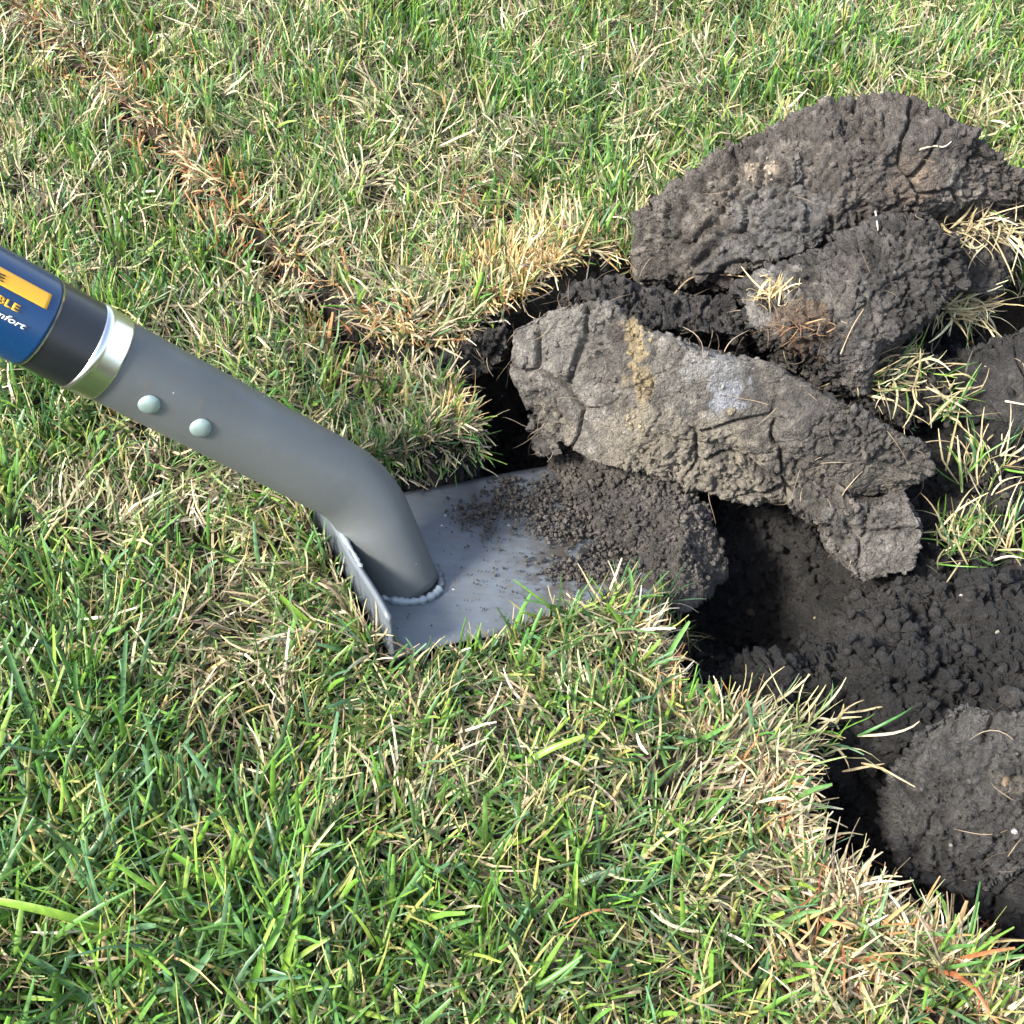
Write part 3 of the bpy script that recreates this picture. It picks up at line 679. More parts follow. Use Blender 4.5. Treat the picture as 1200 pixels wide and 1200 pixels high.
def flange():
    bm = bmesh.new(); th = .0026; nb = 24; prof = []
    # profile in (ax, nn): foot, rounded corner, upright
    R_ = .003
    path = [(.0032, -.0038), (.0018, -.0038), (.0004, -.0032), (-.0006, -.002), (-.0010, -.0006)]
    for k in range(1, 9):
        t = .0275 * k / 8; q = np.array([-.0010, -.0006]) + t * np.array([-math.sin(fl), math.cos(fl)]); path.append(tuple(q))
    path = np.array(path); rows = []
    tn = np.gradient(path, axis=0); tn /= np.linalg.norm(tn, axis=1)[:, None]; nr = np.stack([tn[:, 1], -tn[:, 0]], 1)
    for j in range(nb + 1):
        b = BW * j / nb; o_ = []; i_ = []
        for k, (p, r) in enumerate(zip(path, nr)):
            hsc = 1 + (.06 * math.sin(j * .7) * .3 if k > 6 else 0)
            off = .0004 * math.sin(j * .5)
            po = p; pi = p + r * th
            o_.append(bm.verts.new(on_blade(po[0] + off * (k > 5), b, po[1]))); i_.append(bm.verts.new(on_blade(pi[0] + off * (k > 5), b, pi[1])))
        rows.append((o_, i_))
    K = len(path)
    for j in range(nb):
        (o1, i1), (o2, i2) = rows[j], rows[j + 1]
        for k in range(K - 1):
            bm.faces.new((o1[k], o1[k + 1], o2[k + 1], o2[k])); bm.faces.new((i1[k], i2[k], i2[k + 1], i1[k + 1]))
        bm.faces.new((o1[-1], i1[-1], i2[-1], o2[-1])); bm.faces.new((o1[0], o2[0], i2[0], i1[0]))
    for (o1, i1) in (rows[0], rows[-1]):
        for k in range(K - 1): bm.faces.new((o1[k], i1[k], i1[k + 1], o1[k + 1]))
    bmesh.ops.recalc_face_normals(bm, faces=bm.faces)
    es = [e for e in bm.edges if e.calc_face_angle(0) > 1]
    bmesh.ops.bevel(bm, geom=es, offset=.0005, segments=2, affect='EDGES')
    return local_mesh('footstep_plate', bm, M_PAINT)
flange()
# shaft centre line
PR = .019
base = on_blade(.0245, BW / 2 - .006, -.0005)
ctrl = UD(424, 576, .658); P2 = UD(150, 432, .582)
hd = P2 - ctrl; hd /= np.linalg.norm(hd)
low = ctrl - base; ll = np.linalg.norm(low); low /= ll
def centre(tt):
    """distance along the shaft, measured from the bend"""
    r = .017
    if tt < -r: return ctrl + low * tt
    if tt > r: return ctrl + hd * tt
    u = (tt + r) / (2 * r); a = ctrl - low * r; b = ctrl; c_ = ctrl + hd * r
    return a * (1 - u) ** 2 + b * 2 * u * (1 - u) + c_ * u * u
SIDE = np.cross(low, hd); SIDE /= np.linalg.norm(SIDE)
def tube(name, t0, t1, rad, mat, nseg=64, n=None, cap=True, parent=shovel, prof=None):
    n = n or max(2, int((t1 - t0) / .003)); ts = np.linspace(t0, t1, n + 1)
    if prof is not None: ts = np.array([p[0] for p in prof]); rr = [p[1] for p in prof]
    else: rr = [rad] * len(ts)
    C_ = np.array([centre(t) for t in ts]); T = np.array([centre(t + .0005) - centre(t - .0005) for t in ts]); T /= np.linalg.norm(T, axis=1)[:, None]
    V = []
    for c_, t_, r in zip(C_, T, rr):
        u = np.cross(SIDE, t_); u /= np.linalg.norm(u)
        for k in range(nseg):
            a = 2 * math.pi * k / nseg; V.append(c_ + r * (math.cos(a) * SIDE + math.sin(a) * u))
    bm = bmesh.new(); vs = [bm.verts.new(v) for v in V]; m = len(ts)
    for i in range(m - 1):
        for k in range(nseg):
            k2 = (k + 1) % nseg; bm.faces.new((vs[i * nseg + k], vs[i * nseg + k2], vs[(i + 1) * nseg + k2], vs[(i + 1) * nseg + k]))
    if cap: bm.faces.new(vs[:nseg][::-1]); bm.faces.new(vs[-nseg:])
    bmesh.ops.recalc_face_normals(bm, faces=bm.faces)
    return local_mesh(name, bm, mat, parent)
def surf_pt(t, ang, r):
    c_ = centre(t); t_ = centre(t + .0005) - centre(t - .0005); t_ /= np.linalg.norm(t_); u = np.cross(SIDE, t_)
    dr = math.cos(ang) * SIDE + math.sin(ang) * u; return c_ + dr * r, dr, t_
# parameters along the handle from pixels
def t_at(px):
    lo, hi = .0, .6
    for _ in range(50):
        m = (lo + hi) / 2; q = centre(m) - CAM; x = 600 + FPX * (q @ RGT) / (q @ FWD)
        if x > px: lo = m
        else: hi = m
    return lo
def ang_at(px, py, r):
    """angle on the tube and distance along it of a mark seen at a pixel"""
    d = FWD + RGT * ((px - 600) / FPX) + UPV * ((600 - py) / FPX); best = None
    for t in np.linspace(t_at(px) - .03, t_at(px) + .03, 121):
        for a in np.linspace(0, 2 * math.pi, 180, endpoint=False):
            q, dr, _ = surf_pt(t, a, r)
            if dr @ (CAM - q) < 0: continue
            z = (q - CAM) @ FWD; e = (FPX * ((q - CAM) @ RGT) / z + 600 - px) ** 2 + (600 - FPX * ((q - CAM) @ UPV) / z - py) ** 2
            if best is None or e < best[0]: best = (e, t, a)
    return best[1], best[2]
tF0, tF1, tB = t_at(127), t_at(97), t_at(46)
tube('shaft', -ll - .0065, tF0 + .004, PR, M_SHAFT)
tube('collar', 0, 0, 0, M_CHROME, prof=[(tF0 - .0006, PR + .0002), (tF0 - .0002, PR + .0009), (tF0 + .0006, PR + .0011), (tF1 - .004, PR + .0011), (tF1 - .003, PR + .0014), (tF1 - .0015, PR + .0017), (tF1, PR + .0014), (tF1 + .0006, PR + .0006)])
tEnd = tF1 + .42
tube('grip', 0, 0, 0, M_GRIP, prof=[(tF1, PR + .0004), (tF1 + .0006, PR + .0009)] + [(t, PR + .0009) for t in np.linspace(tF1 + .001, tEnd - .012, 40)] + [(tEnd - .006, PR - .001), (tEnd - .002, PR - .006), (tEnd, PR - .012)])
# label sticker
RL = PR + .00125
t_m, a_mid = ang_at(20, 372, RL)
def patch(name, t0, t1, a0, a1, r, mat, parent, corner=.0, th=.0002):
    na = max(8, int(abs(a1 - a0) / .08)); ntt = max(4, int(abs(t1 - t0) / .0015)); bm = bmesh.new(); g = []
    for i in range(ntt + 1):
        row = []
        for j in range(na + 1):
            v = j / na; u = i / ntt; a = a0 + (a1 - a0) * v
            tt0 = t0 + (corner * (abs(2 * v - 1) ** 5) if corner else 0)
            row.append(bm.verts.new(surf_pt(tt0 + (t1 - tt0) * u, a, r)[0]))
        g.append(row)
    for i in range(ntt):
        for j in range(na): bm.faces.new((g[i][j], g[i + 1][j], g[i + 1][j + 1], g[i][j + 1]))
    o = local_mesh(name, bm, mat, parent); s_ = o.modifiers.new('thick', 'SOLIDIFY'); s_.thickness = th; s_.offset = 0
    return o
lab_edge = patch('label_border', tB - .0007, tB + .16, a_mid - 1.75, a_mid + 1.75, PR + .00105, M_CHROME, shovel, .004)
lab = patch('blue_label', tB + .0002, tB + .16, a_mid - 1.70, a_mid + 1.70, RL, M_BLUE, shovel, .004)
ty, ay1 = ang_at(55, 363, RL); _, ay0 = ang_at(50, 340, RL)
ty_edge = (ty + ang_at(60, 342, RL)[0]) / 2
patch('yellow_panel', ty_edge, tB + .15, ay0, ay1, RL + .0003, M_YEL, lab)
def wrap_text(txt, px, py, size, mat, shear=0., bold=0.0, name='lettering', tall=.64):
    """letters wrapped on the tube, last letter ending at the mark"""
    t_e, a_e = ang_at(px, py, RL + .0004)
    cu = bpy.data.curves.new('t', 'FONT'); cu.body = txt; cu.size = size; cu.shear = shear; cu.offset = bold; cu.resolution_u = 4; cu.align_x = 'RIGHT'
    ob = bpy.data.objects.new('t', cu); COL.objects.link(ob); dg = bpy.context.evaluated_depsgraph_get(); me = bpy.data.meshes.new_from_object(ob.evaluated_get(dg))
    bpy.data.objects.remove(ob)
    bm = bmesh.new(); bm.from_mesh(me); bmesh.ops.subdivide_edges(bm, edges=[e for e in bm.edges if e.calc_length() > size * .3], cuts=1)
    for v in bm.verts:
        x, y = v.co.x, v.co.y
        v.co = surf_pt(t_e - x, a_e + FL * tall * y / RL, RL + .0006)[0]
    o = local_mesh(name, bm, mat, lab); s_ = o.modifiers.new('thick', 'SOLIDIFY'); s_.thickness = .00025; s_.offset = 0
    return o
# which way around the tube is "up" for the reader
q1 = surf_pt(t_m, a_mid + .1, RL)[0] - surf_pt(t_m, a_mid, RL)[0]; FL = 1 if q1 @ UPV > 0 else -1
wrap_text('ABLE', 20, 366, .0061, M_YEL, 0, .0002)
wrap_text('omfort', 27, 385, .0056, M_WHITE, .25, .00005)
wrap_text('E', 5, 331, .0068, M_NAVY, 0, 0)
# rivets
for (px, py) in ((176, 474), (235, 502)):
    t_, a_ = ang_at(px, py, PR); q, dr, tg = surf_pt(t_, a_, PR - .0003)
    bm = bmesh.new(); bmesh.ops.create_uvsphere(bm, u_segments=28, v_segments=14, radius=.0049)
    for v in bm.verts:
        if v.co.z < 0: v.co.z = 0
        v.co.z *= .46
        v.co *= 1 + .03 * math.sin(v.co.x * 900)
    rot = Vector(dr).to_track_quat('Z', 'Y').to_matrix().to_4x4(); rot.translation = Vector(q); bmesh.ops.transform(bm, matrix=rot, verts=bm.verts)
    local_mesh('rivet', bm, M_RIVET)
# weld beads
def bead(path, r, name='weld_bead'):
    path = np.array(path); n = len(path); bm = bmesh.new(); k_ = 12; rings = []
    for i in range(n):
        t_ = path[min(i + 1, n - 1)] - path[max(i - 1, 0)]; t_ /= np.linalg.norm(t_); u = np.cross(t_, nn); u /= np.linalg.norm(u); v = np.cross(t_, u)
        rr = r * (1 + .18 * math.sin(i * 1.9) + .34 * random.uniform(-1, 1)) * (.35 if i in (0, n - 1) else 1)
        rings.append([bm.verts.new(path[i] + rr * (math.cos(a) * u + math.sin(a) * v) * (1 + .12 * random.uniform(-1, 1))) for a in np.linspace(0, 2 * math.pi, k_, endpoint=False)])
    for i in range(n - 1):
        for k in range(k_): bm.faces.new((rings[i][k], rings[i][(k + 1) % k_], rings[i + 1][(k + 1) % k_], rings[i + 1][k]))
    bm.faces.new(rings[0][::-1]); bm.faces.new(rings[-1]); bmesh.ops.recalc_face_normals(bm, faces=bm.faces)
    return local_mesh(name, bm, M_WELD if name == 'weld_bead' else M_PAINT)
# ellipse where the shaft meets the blade
def foot_pt(a):
    c_ = base; u = np.cross(SIDE, low); d = math.cos(a) * SIDE + math.sin(a) * u; q = c_ + d * PR; q = q - low * (((q - A0) @ nn + .0002) / (low @ nn)); return q
pts = [foot_pt(a) for a in np.linspace(0, 2 * math.pi, 90, endpoint=False)]
def near_side(p): return (p - A0) @ ss
order = sorted(range(90), key=lambda i: near_side(pts[i])); i0 = order[0]
dirn = 1 if (pts[(i0 + 5) % 90] - A0) @ ax > (pts[(i0 - 5) % 90] - A0) @ ax else -1
seq = [pts[(i0 + dirn * k) % 90] for k in range(-14, 12)]
bead(seq, .0022); bead([pts[(i0 + dirn * k) % 90] for k in range(11, 50)], .0022, 'painted_weld')
# weld along the plate
fl_pts = []
for k in range(14):
    h_ = .003 + .0205 * k / 13; c_ = base + low * (h_ / (low @ nn))
    q = on_blade(-.0010 + .0030 - math.sin(fl) * h_, 0, h_); q = q + ss * ((c_ - q) @ ss - .0125 - .004 * k / 13); fl_pts.append(q)
bead(fl_pts, .0011, 'weld_bead')
top_y = [on_blade(-.0010 + .0018 - math.sin(fl) * .0262, (base - A0) @ ss + b, .0262) for b in np.linspace(-.018, .012, 16)]
bead(top_y, .0012, 'weld_bead')

# ------------------------------------------------------------------ grass
def blades(base, az, L, W, th0, bend, col0, col1, seg=4, fold=.22, blunt=.35, azc=None, wide3=True, kink=None):
    """grass blades: base (n,3), azimuth, length, width, start lean, bend, colours at base and tip"""
    n = len(base); out = np.zeros((n, seg + 1, 3)); p = base.copy(); out[:, 0] = p
    T = np.zeros((n, seg + 1, 3)); azc = np.zeros(n) if azc is None else azc
    for i in range(seg + 1):
        u = i / seg; th = th0 + bend * u ** 1.3; a = az + azc * u
        if kink is not None: th = th + kink * (u > .45)
        d = np.stack([np.sin(th) * np.cos(a), np.sin(th) * np.sin(a), np.cos(th)], 1); T[:, i] = d
        if i < seg: p = p + d * (L / seg)[:, None]; out[:, i + 1] = p
    tw = RNG.uniform(-1.2, 1.2, n)
    ref = np.stack([-np.sin(az), np.cos(az), np.zeros(n)], 1); nrm = np.cross(T, ref[:, None, :]); nrm /= np.linalg.norm(nrm, axis=2)[..., None] + 1e-9
    ca, sa = np.cos(tw)[:, None, None], np.sin(tw)[:, None, None]
    side = ref[:, None, :] * ca + nrm * sa; up = nrm * ca - ref[:, None, :] * sa
    u = np.linspace(0, 1, seg + 1); prof = np.minimum(1, .55 + u * 2) * (1 - (1 - blunt) * u ** 2.6)
    hw = (W[:, None] * prof[None])[..., None] * .5
    if wide3:
        Vv = np.stack([out - side * hw, out + up * hw * fold * 2, out + side * hw], 2); k = 3
    else:
        Vv = np.stack([out - side * hw, out + side * hw], 2); k = 2
    f = []
    for i in range(seg):
        for j in range(k - 1): q = i * k + j; f.append([q, q + 1, q + 1 + k, q + k])
    f = np.array(f); per = (seg + 1) * k
    F = (f[None] + (np.arange(n) * per)[:, None, None]).reshape(-1, 4)
    w_ = (u ** 1.0)[None, :, None, None]; C = col0[:, None, None, :] * (1 - w_) + col1[:, None, None, :] * w_; C = np.broadcast_to(C, (n, seg + 1, k, 3)).reshape(-1, 3)
    return Vv.reshape(-1, 3), F, C, out
def clear(out):
    """True for blades that stay clear of the steel"""
    n, m, _ = out.shape; q = out.reshape(-1, 3); a, b, h = blade_local(q)
    bad = (a > -.0045) & (a < BL + .002) & (b > -.0015) & (b < BW + .0008) & (h < .03) & (h > -.03)
    return ~bad.reshape(n, m).any(1)
def sel(V, F, C, out, seg, k):
    ok = clear(out); per = (seg + 1) * k; n = len(ok); idx = np.where(ok)[0]
    Vn = V.reshape(n, per, 3)[idx].reshape(-1, 3); Cn = C.reshape(n, per, 3)[idx].reshape(-1, 3)
    f1 = F.reshape(n, -1, 4)[0]; Fn = (f1[None] + (np.arange(len(idx)) * per)[:, None, None]).reshape(-1, 4)
    return Vn, Fn, Cn
def lawn_pts(n, margin=70, edge=-.001):
    """random lawn positions: dense in view, thinning outside"""
    P = np.column_stack([RNG.uniform(-.62, .66, n * 3), RNG.uniform(-.36, .86, n * 3)])
    x, y, z = proj(z0(P)); out_ = np.maximum.reduce([-x, x - 1200, -y, y - 1200, np.zeros(len(x))])
    keep = (z > .1) & (RNG.random(len(P)) < np.where(out_ <= margin, 1, np.exp(-(out_ - margin) / 110)))
    P = P[keep]
    h, s = H(P); x, y, _ = proj(np.column_stack([P, h]))
    dcr = pl_dist(P, CRACK) + .0035 * vnoise(z0(P) * 90, 6)
    ok = (s < edge) & ((dcr > crack_w(z0(P)) + .0002 + .0052 * sstep(-.35, .3, vnoise(z0(P) * 34, 91))) | (RNG.random(len(P)) < .08))
    return P[ok], h[ok], s[ok], x[ok], y[ok]
def bump(x, y, cx, cy, rx, ry): return np.exp(-((x - cx) / rx) ** 2 - ((y - cy) / ry) ** 2)
cr_px = np.array([(-60, -60), (5, 15), (60, 60), (112, 95), (160, 150), (212, 205), (262, 268), (300, 292), (345, 330), (395, 378), (430, 415)], float)
def fields(P, x, y):
    Q = z0(P)
    dc = pl_dist(P, CRACK)
    n1 = fbm(Q * 16, 201, 3); n2 = fbm(Q * 45, 202, 2)
    lush = .58 + .9 * bump(x, y, 150, 1100, 300, 190) + .35 * bump(x, y, 30, 800, 160, 160) + .35 * bump(x, y, 80, 420, 150, 130) + .25 * bump(x, y, 620, 150, 260, 110) + .25 * bump(x, y, 1150, 60, 200, 80) + .45 * n1 + .25 * n2
    lush -= .75 * bump(x, y, 250, 800, 60, 60) + .5 * bump(x, y, 400, 420, 130, 60) + .6 * bump(x, y, 870, 900, 100, 80) + .5 * bump(x, y, 130, 600, 120, 50) + .35 * bump(x, y, 980, 1120, 150, 80) + .3 * bump(x, y, 620, 900, 120, 80)
    lush -= .45 * np.exp(-(dc / .015) ** 2)
    orange = 1.15 * np.exp(-(dc / .028) ** 2) + .8 * bump(x, y, 1000, 1130, 190, 100) + .4 * bump(x, y, 860, 920, 100, 80) + .5 * bump(x, y, 560, 250, 120, 70) + .25 * bump(x, y, 350, 60, 200, 100) + .5 * n2
    yellow = 1.0 * bump(x, y, 630, 318, 62, 40) + .42 * bump(x, y, 520, 350, 80, 40)
    return lush, orange, yellow, n1, n2
def pal(n, cols, ws, jit=.18):
    cols = np.array(cols); i = RNG.choice(len(cols), n, p=np.array(ws) / sum(ws)); c = cols[i] * RNG.uniform(1 - jit, 1 + jit, (n, 1)); return c * RNG.uniform(.93, 1.07, (n, 3))
GREENS = [(.085, .215, .038), (.065, .170, .042), (.075, .170, .080), (.130, .275, .036), (.21, .34, .055), (.034, .085, .030)]
STRAWS = [(.46, .385, .235), (.38, .31, .18), (.28, .225, .14), (.17, .135, .09), (.38, .36, .18), (.58, .52, .38), (.08, .065, .045)]
ORG = [(.42, .20, .085), (.50, .29, .13), (.38, .14, .055), (.54, .38, .20)]
# --- dead thatch lying on the soil
P, h, s, x, y = lawn_pts(90000)
n = len(P)
lush, orange, yellow, n1, n2 = fields(P, x, y)
clump = RNG.random(n) < (.66 + .5 * vnoise(z0(P) * 70, 301) + .1 * (y > 700) - .25 * np.clip(lush - .5, 0, 1))
P, h, s, x, y, orange, n1, lush = [q[clump] for q in (P, h, s, x, y, orange, n1, lush)]; n = len(P)
L = RNG.uniform(.009, .032, n); W = RNG.uniform(.0006, .0016, n)
# lie direction follows a slowly turning field so that the straws mat together
az = 2.2 * vnoise(z0(P) * 24, 77) * math.pi + RNG.normal(0, .7, n)
th0 = RNG.uniform(.7, 1.75, n); bend = RNG.normal(.1, .55, n)
base_ = np.column_stack([P, h + RNG.random(n) ** 1.6 * .011 + .0005])
c1_ = pal(n, STRAWS, [3, 3, 3, 2, 2.2, 1.4, 1.6], .25)
oi = RNG.random(n) < np.clip(orange - .25, 0, .75) * .55; c1_[oi] = pal(oi.sum(), ORG, [2, 3, 1, 3])
gi = RNG.random(n) < np.clip(.28 + .3 * lush, .05, .7) * .75; c1_[gi] = pal(gi.sum(), [(.15, .22, .07), (.09, .17, .05), (.21, .28, .10)], [1, 1, 1])
dcr = pl_dist(P, CRACK); L *= 1 - .3 * np.exp(-(dcr / .016) ** 2)
V, F, C, out = blades(base_, az, L, W, th0, bend, c1_ * .85, c1_, 4, .25, .4, RNG.normal(0, .6, n), False, RNG.normal(0, .4, n))
V, F, C = sel(V, F, C, out, 4, 2)
o = link('dead_thatch', mesh_np('dead_thatch', V, F, C), M_STRAW); tag(o, 'tan dead grass matted on the lawn soil', 'dead grass', kind='stuff')
# --- green tufts
P, h, s, x, y = lawn_pts(12500)
lush, orange, yellow, n1, n2 = fields(P, x, y)
k = RNG.random(len(P)) < np.clip(.34 + .75 * lush, .06, 1)
P, h, x, y, lush, orange, yellow = [q[k] for q in (P, h, x, y, lush, orange, yellow)]
m = RNG.integers(2, 6, len(P)); rep = lambda q: np.repeat(q, m, 0)
P, h, x, y, lush, orange, yellow = [rep(q) for q in (P, h, x, y, lush, orange, yellow)]; n = len(P)
P = P + RNG.normal(0, .0016, (n, 2)); base_ = np.column_stack([P, h])
ut = sstep(700, 250, y)                                     # the far lawn is shorter and upright
bl = bump(x, y, 130, 1120, 330, 230)
L = (RNG.uniform(.012, .038, n) * (1 - .22 * ut) + .026 * bl * RNG.random(n)) * (.8 + .25 * np.clip(lush, 0, 1.2))
W = (.0009 + .0021 * RNG.random(n) ** 1.5) * (1 - .1 * ut) * (1 + .28 * bl)
az = RNG.uniform(-math.pi, math.pi, n) * .75 + vnoise(z0(P) * 18, 401) * 2
th0 = np.abs(RNG.normal(.0, .42, n)) + .42 * (1 - ut) * RNG.random(n) + .5 * bl * RNG.random(n); bend = RNG.normal(.45, .45, n) * (1 - .4 * ut)
tone = np.repeat(RNG.normal(0, 1, n // 3 + 1), 3)[:n]
c1_ = pal(n, GREENS, [3, 3, 2.4, 2.6, 1.6, 1.8], .25)
c0 = c1_ * .75 + np.array([[.16, .15, .05]]) * .35
dy = RNG.random(n) < .16 + .22 * (1 - np.clip(lush, 0, 1)); c1_[dy] = pal(dy.sum(), [(.42, .36, .15), (.30, .30, .09), (.36, .27, .12)], [1, 1.2, .8]); c0[dy] = c1_[dy] * .9
oi = RNG.random(n) < np.clip(orange - .35, 0, .6) * .55; c1_[oi] = pal(oi.sum(), ORG, [2, 2, 1, 3]); c0[oi] = c1_[oi] * .8
ye = RNG.random(n) < yellow; c1_[ye] = pal(ye.sum(), [(.70, .50, .22), (.76, .62, .34), (.58, .33, .13)], [2, 2, .7]); c0[ye] = c1_[ye]; th0[ye] *= .8; L[ye] *= 1.1; W[ye] *= .75; W[dy] *= .65
dcr = pl_dist(P, CRACK); L *= 1 - .38 * np.exp(-(dcr / .020) ** 2)
V, F, C, out = blades(base_, az, L, W, th0, bend, c0, c1_, 4, .28, .45, RNG.normal(0, .35, n))
V, F, C = sel(V, F, C, out, 4, 3)
o = link('lawn_grass', mesh_np('lawn_grass', V, F, C), M_GRASS); tag(o, 'mown green and yellowing lawn grass around the hole', 'grass', kind='stuff')
# --- turf fringe hanging over the rim of the hole
def along(L_, n, i0, i1):
    seg = np.linalg.norm(np.diff(L_[i0:i1 + 1], axis=0), axis=1); cum = np.concatenate([[0], np.cumsum(seg)]); t = RNG.random(n) * cum[-1]
    i = np.clip(np.searchsorted(cum, t) - 1, 0, len(seg) - 1); f = (t - cum[i]) / seg[i]; a = L_[i0:i1][i]; b = L_[i0 + 1:i1 + 1][i]; d = (b - a) / np.linalg.norm(b - a, axis=1)[:, None]
    return a + (b - a) * f[:, None], np.stack([d[:, 1], -d[:, 0]], 1)
Vs, Fs, Cs, off = [], [], [], 0
for (i0, i1, cnt, yel, lmul) in ((14, 26, 2300, 0, 1.), (29, 33, 600, 0, .8), (1, 6, 1000, .45, .75), (6, 8, 350, .2, .8)):
    q, nr = along(HOLE, cnt, i0, i1)
    # inward normal
    t_in = inside(q + nr * .006, HOLE); nr[~t_in] *= -1
    q = q - nr * RNG.uniform(-.001, .016, cnt)[:, None] + RNG.normal(0, .0015, (cnt, 2))
    hh, _ = H(q); hh = np.maximum(hh, -.012)
    az = np.arctan2(nr[:, 1], nr[:, 0]) + RNG.normal(0, 1.1, cnt)
    L = RNG.uniform(.006, .026, cnt) * lmul; W = RNG.uniform(.0007, .0019, cnt)
    cA = pal(cnt, STRAWS, [3, 3, 2, 1.5, 2, 2, 1], .25); oi = RNG.random(cnt) < .14; cA[oi] = pal(oi.sum(), ORG, [2, 3, 1, 3])
    gi = RNG.random(cnt) < .14; cA[gi] = pal(gi.sum(), GREENS, [1] * 6)
    if yel: yi = RNG.random(cnt) < yel; cA[yi] = pal(yi.sum(), [(.70, .50, .22), (.74, .60, .34), (.52, .31, .13)], [2, 2, 1])
    th0 = RNG.uniform(.5, 1.7, cnt) if yel < .5 else RNG.uniform(.0, 1.2, cnt)
    V, F, C, out = blades(np.column_stack([q, hh + RNG.random(cnt) * .006]), az, L, W, th0, RNG.normal(.6, .6, cnt), cA * .9, cA, 5, .25, .3, RNG.normal(0, .9, cnt))
    V, F, C = sel(V, F, C, out, 5, 3); Vs.append(V); Fs.append(F + off); Cs.append(C); off += len(V)
for (a0_, a1_, b0_, b1_, cnt) in ((-.004, .082, BW + .0015, BW + .016, 900), (-.010, -.0045, .0, BW, 330), (.07, .15, -.011, -.003, 170), (.0, .07, -.014, -.008, 60)):
    q = np.array([on_blade(RNG.uniform(a0_, a1_), RNG.uniform(b0_, b1_))[:2] for _ in range(cnt)]); hh, _ = H(q)
    pz = A0[2] - ((q[:, 0] - A0[0]) * nn[0] + (q[:, 1] - A0[1]) * nn[1]) / nn[2]; hh = np.maximum(hh, pz - .003)
    cA = pal(cnt, STRAWS, [3, 3, 2, 1.5, 2, 2, 1], .25); gi = RNG.random(cnt) < .42; cA[gi] = pal(gi.sum(), GREENS, [1] * 6)
    V, F, C, out = blades(np.column_stack([q, np.maximum(hh, -.03)]), RNG.uniform(-3.1, 3.1, cnt), RNG.uniform(.012, .032, cnt), RNG.uniform(.0007, .0020, cnt), RNG.uniform(.1, .9, cnt), RNG.normal(.4, .5, cnt), cA * .9, cA, 5, .25, .3, RNG.normal(0, .6, cnt))
    V, F, C = sel(V, F, C, out, 5, 3); Vs.append(V); Fs.append(F + off); Cs.append(C); off += len(V)
cnt = 700; a_ = RNG.uniform(.015, .104, cnt); q = np.array([on_blade(a, BW + RNG.uniform(.005, .012), RNG.uniform(.006, .012 + .20 * a)) for a in a_]); az = math.atan2(-ss[1], -ss[0]) + RNG.normal(0, 1.0, cnt)
cA = pal(cnt, STRAWS, [3, 3, 2, 1.5, 2, 2, 1], .25); gi = RNG.random(cnt) < .4; cA[gi] = pal(gi.sum(), GREENS, [1] * 6)
V, F, C, out = blades(q, az, RNG.uniform(.007, .020, cnt), RNG.uniform(.0007, .0019, cnt), RNG.uniform(.3, 1.5, cnt), RNG.uniform(.3, 1.5, cnt), cA * .9, cA, 5, .25, .3, RNG.normal(0, .6, cnt))
Vs.append(V); Fs.append(F + off); Cs.append(C); off += len(V)
# dead blades leaning over the crack from its raised side
q, nr = along(CRACK, 760, 1, 10); nr *= np.where((nr[:, 1] > 0), 1, -1)[:, None]
q = q + nr * RNG.uniform(.003, .012, 760)[:, None]; hh, _ = H(q); kp = (hh > -.012) & (vnoise(z0(q) * 30, 93) > -.35); q = q[kp]; hh = hh[kp]; nr = nr[kp]; cnt = len(q)
cA = pal(cnt, STRAWS, [3, 3, 2, 2, 2, 1, 2], .25); oi = RNG.random(cnt) < .38; cA[oi] = pal(oi.sum(), ORG, [2, 2, 2, 2]); gi = RNG.random(cnt) < .16; cA[gi] = pal(gi.sum(), GREENS, [1] * 6)
V, F, C, out = blades(np.column_stack([q, hh]), np.arctan2(-nr[:, 1], -nr[:, 0]) + RNG.normal(0, 1.1, cnt), RNG.uniform(.006, .020, cnt), RNG.uniform(.0007, .0018, cnt), RNG.uniform(.2, 1.5, cnt), RNG.normal(.7, .6, cnt), cA * .9, cA, 5, .25, .3, RNG.normal(0, .7, cnt))
Vs.append(V); Fs.append(F + off); Cs.append(C); off += len(V)
o = link('rim_straw', mesh_np('rim_straw', np.vstack(Vs), np.vstack(Fs), np.vstack(Cs)), M_STRAW)
tag(o, 'dry straw and yellowed grass fringing the rim of the hole', 'dead grass', kind='stuff')

# ------------------------------------------------------------------ loose tufts on the dug soil
def surface_z(px, py, guess=-.02):
    """first solid met along the sight line (dug soil or a clod)"""
    o_ = Vector(CAM); d = Vector(FWD + RGT * ((px - 600) / FPX) + UPV * ((600 - py) / FPX)).normalized()
    best = None
    for r_ in TREES:
        hit = r_.ray_cast(o_, d)
        if hit[0] is not None and (best is None or hit[3] < best[1]): best = (np.array(hit[0]), hit[3], np.array(hit[1]))
    return best
from mathutils.bvhtree import BVHTree
TREES = []
for ob in list(COL.objects):
    if ob.type == 'MESH' and ob.name.split('.')[0] in ('clod_body', 'dug_soil', 'loose_soil_heap', 'lawn_ground', 'blade'):
        me_ = ob.data; n_v = len(me_.vertices); a = np.empty(n_v * 3, np.float32); me_.vertices.foreach_get('co', a)
        f = [tuple(p.vertices) for p in me_.polygons] if len(me_.polygons) < 1 else None
        lt = np.empty(len(me_.polygons), np.int32); me_.polygons.foreach_get('loop_total', lt)
        lv = np.empty(len(me_.loops), np.int32); me_.loops.foreach_get('vertex_index', lv)
        if (lt == 4).all(): f = lv.reshape(-1, 4).tolist()
        else:
            st = np.concatenate([[0], np.cumsum(lt)[:-1]]); f = [lv[s_:s_ + k_].tolist() for s_, k_ in zip(st, lt)]
        TREES.append(BVHTree.FromPolygons(a.reshape(-1, 3).tolist(), f))
